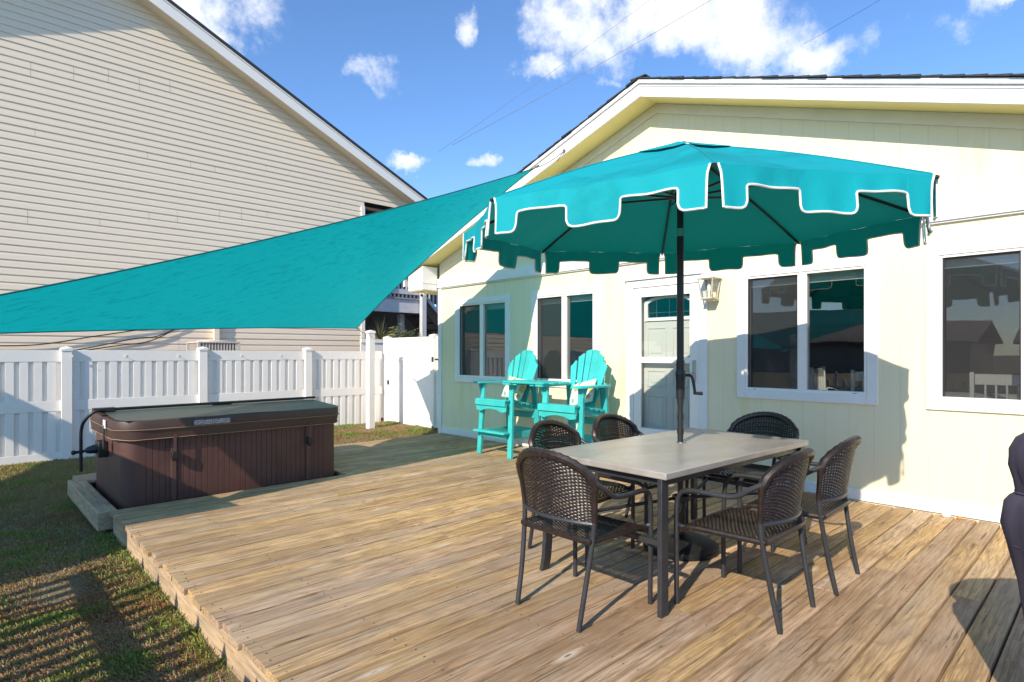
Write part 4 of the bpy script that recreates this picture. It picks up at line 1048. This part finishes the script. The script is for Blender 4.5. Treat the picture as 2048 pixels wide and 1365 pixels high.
def make_chair():
    t = thing('wicker_chair', 'x', 'chair', (0, 0, 0), 'wicker chairs round the patio table')
    P = lambda mb, nm, mt: mb.build(nm, mt, t, world=False)
    m = MB(); weave(m, seat_pt, seat_n, 42, 24, .98, .0032)
    seat = P(m, 'seat', M['wicker'])
    m = MB(); rim = [seat_pt(0, k/10) for k in range(11)]+[seat_pt(k/10, 1) for k in range(1, 11)]+[seat_pt(1, 1-k/10) for k in range(1, 11)]+[seat_pt(1-k/10, 0) for k in range(1, 11)]
    m.tube([p+Vector((0, 0, -.010)) for p in rim], .0145, 8); m.build('seat_rim', M['wicker'], seat, world=False)
    m = MB(); weave(m, back_pt, back_n, 34, 26, .98, .0034); back = P(m, 'backrest', M['wicker'])
    m = MB(); L = [back_pt(0, v) for v in np.linspace(.02, .95, 8)]+[back_pt(u, 1.) for u in np.linspace(0.0, 1.0, 31)]+[back_pt(1, v) for v in np.linspace(.95, .02, 8)]
    rad = [.0145]*6+[.017, .02]+[.021+.004*(k % 2) for k in range(31)]+[.02, .017]+[.0145]*6
    m.tube(L, rad, 8); m.build('back_rim', M['wicker'], back, world=False)
    m = MB(); m.tube([back_pt(u, 0)+Vector((0, 0, -.006)) for u in np.linspace(0, 1, 11)], .0125, 8); m.build('lower_bar', M['charcoal'], back, world=False)
    for s in (-1, 1):
        m = MB(); m.tube(smooth_path([(s*.216, -.272, .001), (s*.224, -.232, .20), (s*.238, -.200, .40), (s*.244, -.190, .50), (s*.246, -.188, .53)], 5), .0135, 10); P(m, 'rear_leg', M['charcoal'])
        m = MB(); m.tube(smooth_path([(s*.266, .255, .001), (s*.268, .255, .25), (s*.272, .252, .50), (s*.276, .235, .585), (s*.280, .185, .622), (s*.284, .08, .628), (s*.285, -.02, .628), (s*.284, -.09, .640), (s*.281, -.15, .678), (s*.270, -.212, .715)], 5), .0135, 10); P(m, 'arm_and_front_leg', M['charcoal'])
        m = MB(); m.tube([(s*.232, -.195, .418), (s*.252, .235, .418), (s*.271, .250, .430)], .011, 8); P(m, 'seat_rail', M['charcoal'])
    for yy, ww, zz in ((.215, .25, .40), (-.200, .236, .412)): m = MB(); m.tube([(-ww, yy, zz), (ww, yy, zz)], .011, 8); P(m, 'cross_bar', M['charcoal'])
    return t
ch0 = make_chair()
spots = [(2.475, 2.045, -91, 'brown wicker armchair at the left short end of the table, its back to the lawn'),
         (3.102, 1.425, 0, 'brown wicker armchair on the near side of the table, closest to the camera'),
         (3.785, 1.400, 2, 'brown wicker armchair on the near side of the table, the one nearest the cream wall'),
         (3.13, 2.60, 183, 'brown wicker armchair on the far side of the table, left one by the turquoise chairs'),
         (3.80, 2.58, 179, 'brown wicker armchair on the far side of the table, in front of the door'),
         (4.56, 2.04, 90, 'brown wicker armchair at the right short end of the table below the window')]
for i, (x, y, a, lab) in enumerate(spots):
    c = ch0 if i == 0 else copy_tree(ch0)
    c.location = (x, y, .001); c.rotation_euler.z = R(a); c['label'] = lab

# ------------------------------------------------------------------ tall adirondack chairs with a tray between
def make_bar_chair():
    """front faces local -Y"""
    t = thing('adirondack_bar_chair', 'x', 'chair', (0, 0, 0), 'tall turquoise adirondack chairs by the wall')
    T = M['turquoise']; P = lambda mb, nm, bv=.004: mb.build(nm, T, t, world=False, bevel=bv)
    for s in (-1, 1):
        P(MB().beam((s*.30, -.27, .001), (s*.275, -.215, .945), .075, .038, (0, 1, 0)), 'front_leg')
        P(MB().beam((s*.285, .30, .001), (s*.262, .205, .945), .09, .038, (0, 1, 0)), 'rear_leg')
        m = MB(); pr = [(-.32, .68), (-.32, .735), (-.25, .735), (.12, .70), (.27, .66), (.27, .58), (.1, .60), (-.2, .655)]
        m.prism(pr, lambda u, v, q: (q, u, v), s*.245-.015, s*.245+.015); P(m, 'seat_side')
        m = MB(); pr = [(-.345, -.05), (-.345, .05), (-.31, .075), (.18, .075), (.27, .045), (.27, -.045), (.18, -.07), (-.31, -.07)]
        m.prism(pr, lambda u, v, q: (s*.29+v, u, q), .946, .972); arm = P(m, 'arm')
        m = MB(); m.prism([(-.26, .945), (-.16, .945), (-.215, .84), (-.235, .84)], lambda u, v, q: (q, u, v), s*.315-.014, s*.315+.014); m.build('arm_bracket', T, arm, world=False)
        P(MB().beam((s*.255, -.255, .285), (s*.255, .27, .285), .03, .085), 'foot_stretcher')
    P(MB().beam((-.3, -.335, .325), (.3, -.335, .325), .10, .026), 'footrest')
    P(MB().beam((-.25, -.285, .29), (.25, -.285, .29), .03, .08), 'footrest_rail')
    for z, y in ((.30, .24), (.52, .235)): P(MB().beam((-.25, y, z), (.25, y, z), .028, .085), 'back_stretcher')
    m = MB(); ap = [(-.29, .60), (-.29, .705), (.29, .705), (.29, .60), (.2, .585), (.12, .612), (0, .625), (-.12, .612), (-.2, .585)]
    m.prism(ap, lambda u, v, q: (u, q, v), -.335, -.312); P(m, 'front_apron')
    for k in range(6):
        y = -.300+k*.095; z = .750-(.012*k if k > 0 else 0)-(.016 if k > 2 else 0)*(k-2)*.4; P(MB().beam((-.285, y, z-.012), (.285, y, z-.012), .085, .024), 'seat_slat')
    P(MB().beam((-.29, -.345, .705), (.29, -.345, .705), .022, .075), 'seat_nose')
    N = 6
    for k in range(N):
        f = (k-(N-1)/2)/((N-1)/2)
        xb, xt = f*.165, f*.262; wb, wt = .054, .094
        tl = .70-.145*abs(f)**1.9
        y0, y1 = .16, .355
        yz = lambda q: (y0+(y1-y0)*q-.012*(1-f*f)*0 - .035*f*f, .70+.70*q)
        m = MB(); fr = []; bk = []
        qt = tl/.70
        outl = [(xb-wb/2, 0), (xb+wb/2, 0)]
        right = xb+(xt-xb)*qt+(wb+(wt-wb)*qt)/2; left = xb+(xt-xb)*qt-(wb+(wt-wb)*qt)/2
        qr = qt-.085*max(0, f)-.006; ql = qt-.085*max(0, -f)-.006
        outl += [(right, qr), (right-.02, qr+.010), (left+.02, ql+.010), (left, ql)]
        for x, q in outl: y, z = yz(q); fr.append((x, y-.011, z)); bk.append((x, y+.011, z))
        n = len(outl); m.add(fr+bk, [tuple(range(n)), tuple(range(2*n-1, n-1, -1))]+[(i, n+i, n+(i+1) % n, (i+1) % n) for i in range(n)]); P(m, 'back_slat', .003)
    P(MB().beam((-.27, .255, .955), (.27, .255, .955), .03, .07), 'back_rail')
    return t
bc = make_bar_chair()
for i, (x, y, a, lab) in enumerate(((5.43, 5.735, -90, 'turquoise tall adirondack chair on the left, half in the sail shadow'), (5.45, 4.60, -90, 'turquoise tall adirondack chair on the right, nearer the door'))):
    c = bc if i == 0 else copy_tree(bc)
    c.location = (x, y, .001); c.rotation_euler.z = R(a); c['label'] = lab
tr = thing('tray_table', 'turquoise slatted tray resting on the arms between the two adirondack chairs', 'tray', (5.3, 5.17, .974))
m = MB()
for k, (a, b) in enumerate(((4.80, 5.52), (4.72, 5.60), (4.70, 5.62), (4.72, 5.60), (4.80, 5.52))): m.box((5.10+k*.098, a, .975), (5.10+k*.098+.092, b, .998))
m.build('tray_top', M['turquoise'], tr, bevel=.004)
m = MB(); m.box((5.12, 4.98, .948), (5.57, 5.05, .9745)); m.box((5.12, 5.28, .948), (5.57, 5.35, .9745)); m.build('batten', M['turquoise'], tr, bevel=.003)
m = MB(); m.lathe([(.05, .999), (.05, 1.004), (.03, 1.006)], (5.30, 5.165, 0), 18); m.build('hole_plug', M['nickel'], tr)
def cushion(x, y, z, a, lab):
    t = tag(MB().build('cushion', M['floral'], None), lab, 'cushion', 'floral cushions on the tall chairs') if False else None
    m = MB(); n = 14
    def P(u, v, s):
        U, V = 2*u-1, 2*v-1; e = (1-abs(U)**3.2)*(1-abs(V)**3.2); pin = 1-.10*(1-abs(U*V))*(abs(U)**4+abs(V)**4)*.5
        return (U*.19*pin, s*.060*max(0, e)**.55, V*.155*pin)
    m.grid(lambda u, v: P(u, v, 1), n, n); m.grid(lambda u, v: P(1-u, v, -1), n, n)
    o = m.build('cushion', M['floral']); o.location = (x, y, z); o.rotation_euler = a; tag(o, lab, 'cushion', 'floral cushions on the tall chairs')
cushion(5.52, 5.72, .875, (R(-24), R(8), R(-90)), 'floral cushion on the seat of the left turquoise chair')
cushion(5.54, 4.56, .870, (R(-30), R(-14), R(-90)), 'floral cushion on the seat of the right turquoise chair, tilted over')
cj = thing('candle_lantern', 'small olive jar lantern on the deck below the right turquoise chair', 'lantern', (5.86, 4.72, .001))
m = MB(); m.lathe([(.05, .001), (.055, .02), (.055, .15), (.04, .17)], (5.86, 4.72, 0), 16); m.build('jar', M['candle'], cj)
m = MB(); m.lathe([(.045, .171), (.045, .19), (.02, .20)], (5.86, 4.72, 0), 16); m.tube(smooth_path([(5.86, 4.77, .16), (5.86, 4.76, .25), (5.86, 4.72, .28), (5.86, 4.68, .25), (5.86, 4.67, .16)]), .004, 6); m.build('lid', M['blackplastic'], cj)

# shells lying at the foot of the wall
m = MB(); m.lathe([(.03, .001), (.034, .012), (.022, .026), (.004, .03)], (5.945, 1.03, 0), 10); tag(m.build('shell', M['shell']), 'pale shell lying on the deck at the foot of the wall', 'shell')
m = MB(); m.lathe([(.018, .001), (.022, .01), (.01, .02)], (5.935, .94, 0), 8); tag(m.build('pebble', M['orangebit']), 'small orange pebble on the deck beside the pale shell', 'pebble')

# ------------------------------------------------------------------ covered grill at the right edge
gr = thing('covered_grill', 'barbecue grill under a dark purple cloth cover at the right edge of the deck', 'grill', (2.68, -.075, .001))
prof = [(.001, .24), (.10, .25), (.30, .275), (.55, .315), (.70, .345), (.78, .358), (.85, .350), (.872, .335), (.885, .318), (.895, .322), (.93, .325), (.98, .338), (1.03, .338), (1.07, .322), (1.10, .285), (1.118, .20), (1.122, .08)]
m = MB(); rings = []
gc = Vector((2.68, -.075)); gu = Vector((.723, -.691)); gv = Vector((.691, .723))
for z, h in prof:
    ring_ = []
    for k in range(72):
        t = 2*math.pi*k/72; cx, sx = math.cos(t), math.sin(t); e = .72
        x = math.copysign(abs(cx)**e, cx)*(h+.02); y = math.copysign(abs(sx)**e, sx)*(h*.8)
        fold = 1+.045*abs(math.sin(k*.52+z*2.2))*(1-z*.45)-.02+.016*math.sin(k*.55-z*9)+.008*math.sin(k*2.1+z*21)
        p = gc+gu*x*fold+gv*y*fold; ring_.append((p.x, p.y, z))
    rings.append(ring_)
m.loft(rings, True); m.build('cloth_cover', M['cover'], gr)
m = MB(); L = [Vector(p) for p in rings[4]]; m.tube([q+Vector((0, 0, .02)) for q in L+[L[0]]], .004, 5); m.build('hem_stitch', M['cover'], gr)
m = MB(); L = rings[8]; m.tube([Vector(p)*1+Vector((0, 0, .003)) for p in L+[L[0]]], .006, 6); m.build('draw_cord', M['cover'], gr)

# ------------------------------------------------------------------ AC unit and cables on the beige house
ac = thing('air_conditioner', 'tan louvred air conditioner unit behind the fence against the beige house', 'air conditioner', (3.7, 12.35, -.2))
m = MB(); m.box((3.40, 12.05, -.22), (4.04, 12.65, 1.54)); core = m.build('coil', M['acmetal'], ac)
m = MB()
for k in range(13): x = 3.375+k*.053; m.box((x, 12.005, .60), (x+.026, 12.045, 1.54))
for k in range(12): y = 12.03+k*.053; m.box((3.355, y, .60), (3.395, y+.017, 1.54))
m.build('louvre', M['acgrey'], ac)
m = MB(); m.box((3.34, 11.99, 1.541), (4.10, 12.71, 1.575)); m.lathe([(.30, 1.576), (.28, 1.60), (.05, 1.61)], (3.72, 12.35, 0), 20); m.build('top_cap', M['acgrey'], ac, bevel=.01)
m = MB()
for x, y in ((3.36, 12.01), (4.08, 12.01), (3.36, 12.69), (4.08, 12.69)): m.box((x-.022, y-.022, -.2), (x+.022, y+.022, 1.54))
m.build('corner_post', M['acgrey'], ac)
cb = thing('cable', 'bundle of thin black cables drooping along the beige wall above the fence', 'cable', (2.5, 13.05, 1.5))
for pts in ([(.3, 1.47), (1.1, 1.50), (1.9, 1.66), (2.6, 1.80), (3.2, 1.95), (3.9, 2.25)], [(1.6, 1.40), (2.1, 1.52), (2.5, 1.62), (2.9, 1.68), (3.3, 1.88), (3.8, 2.2)], [(1.75, 1.40), (2.3, 1.50), (2.7, 1.56), (3.05, 1.72), (3.5, 2.05), (3.9, 2.3)]):
    m = MB(); m.tube(smooth_path([(x, NW-.055, z) for x, z in pts]), .011, 6); m.build('strand', M['blackplastic'], cb)

# ------------------------------------------------------------------ overhead wires
def wire(name, lab, P, Q, r, sag):
    P, Q = Vector(P), Vector(Q); m = MB(); m.tube([P+(Q-P)*t+Vector((0, 0, -sag*4*t*(1-t))) for t in np.linspace(0, 1, 25)], r, 5, False)
    tag(m.build(name, M['blackplastic']), lab, 'wire', 'overhead utility wires')
def ray(x, y, d): 
    f, r = Vector((.691, .723, 0)), Vector((.723, -.691, 0)); return Vector((0, 0, 1.35))+(f+r*((x-1024)/1175)+Vector((0, 0, (707-y)/1175)))*d
wire('utility_wire', 'thickest dark overhead wire crossing in front of the big white cloud', (30.0, 5.9, 21.9), (19.6, 25.2, 12.6), .010, .25)
wire('utility_wire', 'faint thin overhead wire left of the thick one', (27.0, 8.6, 22.2), (18.5, 25.0, 11.9), .007, .2)
wire('utility_wire', 'short thin overhead wire above the gable at upper right', (33.5, .3, 21.4), (36.0, 13.0, 19.4), .008, .2)

# ------------------------------------------------------------------ picket fence and houses behind the camera (seen in the panes, casting the lawn shadows)
pf = thing('picket_fence', 'low wooden picket fence along the left edge of the lawn, outside the picture', 'fence', (-.72, 1.5, -.22))
m = MB(); y = -3.0; k = 0
while y < 4.75:
    h = 1.0 if k % 3 == 0 else .86; w = .038
    m.prism([(y-w, -.2), (y+w, -.2), (y+w, h-.07), (y, h), (y-w, h-.07)], lambda u, v, t: (t, u, v), -.73, -.71); y += .146; k += 1
m.build('picket_panel', M['paintgrey'], pf)
m = MB(); m.box((-.708, -3, .62), (-.668, 4.75, .71)); m.box((-.708, -3, 0), (-.668, 4.75, .09)); m.build('rail', M['paintgrey'], pf)
for y in (-2.2, .1, 2.4): bx((-.665, y-.045, -.25), (-.575, y+.045, .86)).build('post', M['paintgrey'], pf)
def far_house(name, lab, x0, x1, y0, y1, h, rz, along_y=True):
    t = thing(name, lab, 'house', ((x0+x1)/2, (y0+y1)/2, -.22))
    bx((x0, y0, -.25), (x1, y1, h)).build('wall', M['reflwall'], t)
    m = MB()
    if along_y:
        xm = (x0+x1)/2; m.prism([(x0-.5, h-.1), (xm, rz), (x1+.5, h-.1), (x1+.5, h+.08), (xm, rz+.2), (x0-.5, h+.08)], lambda u, v, q: (u, q, v), y0-.5, y1+.5)
    else:
        ym = (y0+y1)/2; m.prism([(y0-.5, h-.1), (ym, rz), (y1+.5, h-.1), (y1+.5, h+.08), (ym, rz+.2), (y0-.5, h+.08)], lambda u, v, q: (q, u, v), x0-.5, x1+.5)
        bx((x1-.3, y0, h), (x1, y1, h+.01)).build('plate', M['reflwall'], t); g = MB(); g.prism([(y0, h), (ym, rz), (y1, h)], lambda u, v, q: (q, u, v), x1-.2, x1-.05); g.build('gable', M['reflwall'], t)
    m.build('roof', M['reflroof'], t)
far_house('far_house', 'brown roofed low house across the yard behind the camera', -54, -42, 8, 34, 2.2, 3.9)
far_house('far_house', 'taupe low house across the yard behind the camera, south of the brown one', -52, -42, -60, 5, 2.1, 3.5)
up = thing('utility_pole', 'wooden utility pole with crossarm behind the camera', 'utility pole', (-20, 24.5, -.22))
m = MB(); m.tube([(-20, 24.5, -.3), (-20, 24.5, 8.5)], [.16, .11], 10); m.build('shaft', M['brownwood'], up)
m = MB(); m.beam((-20.8, 24.2, 7.8), (-19.2, 24.8, 7.8), .1, .12); m.build('crossarm', M['brownwood'], up)
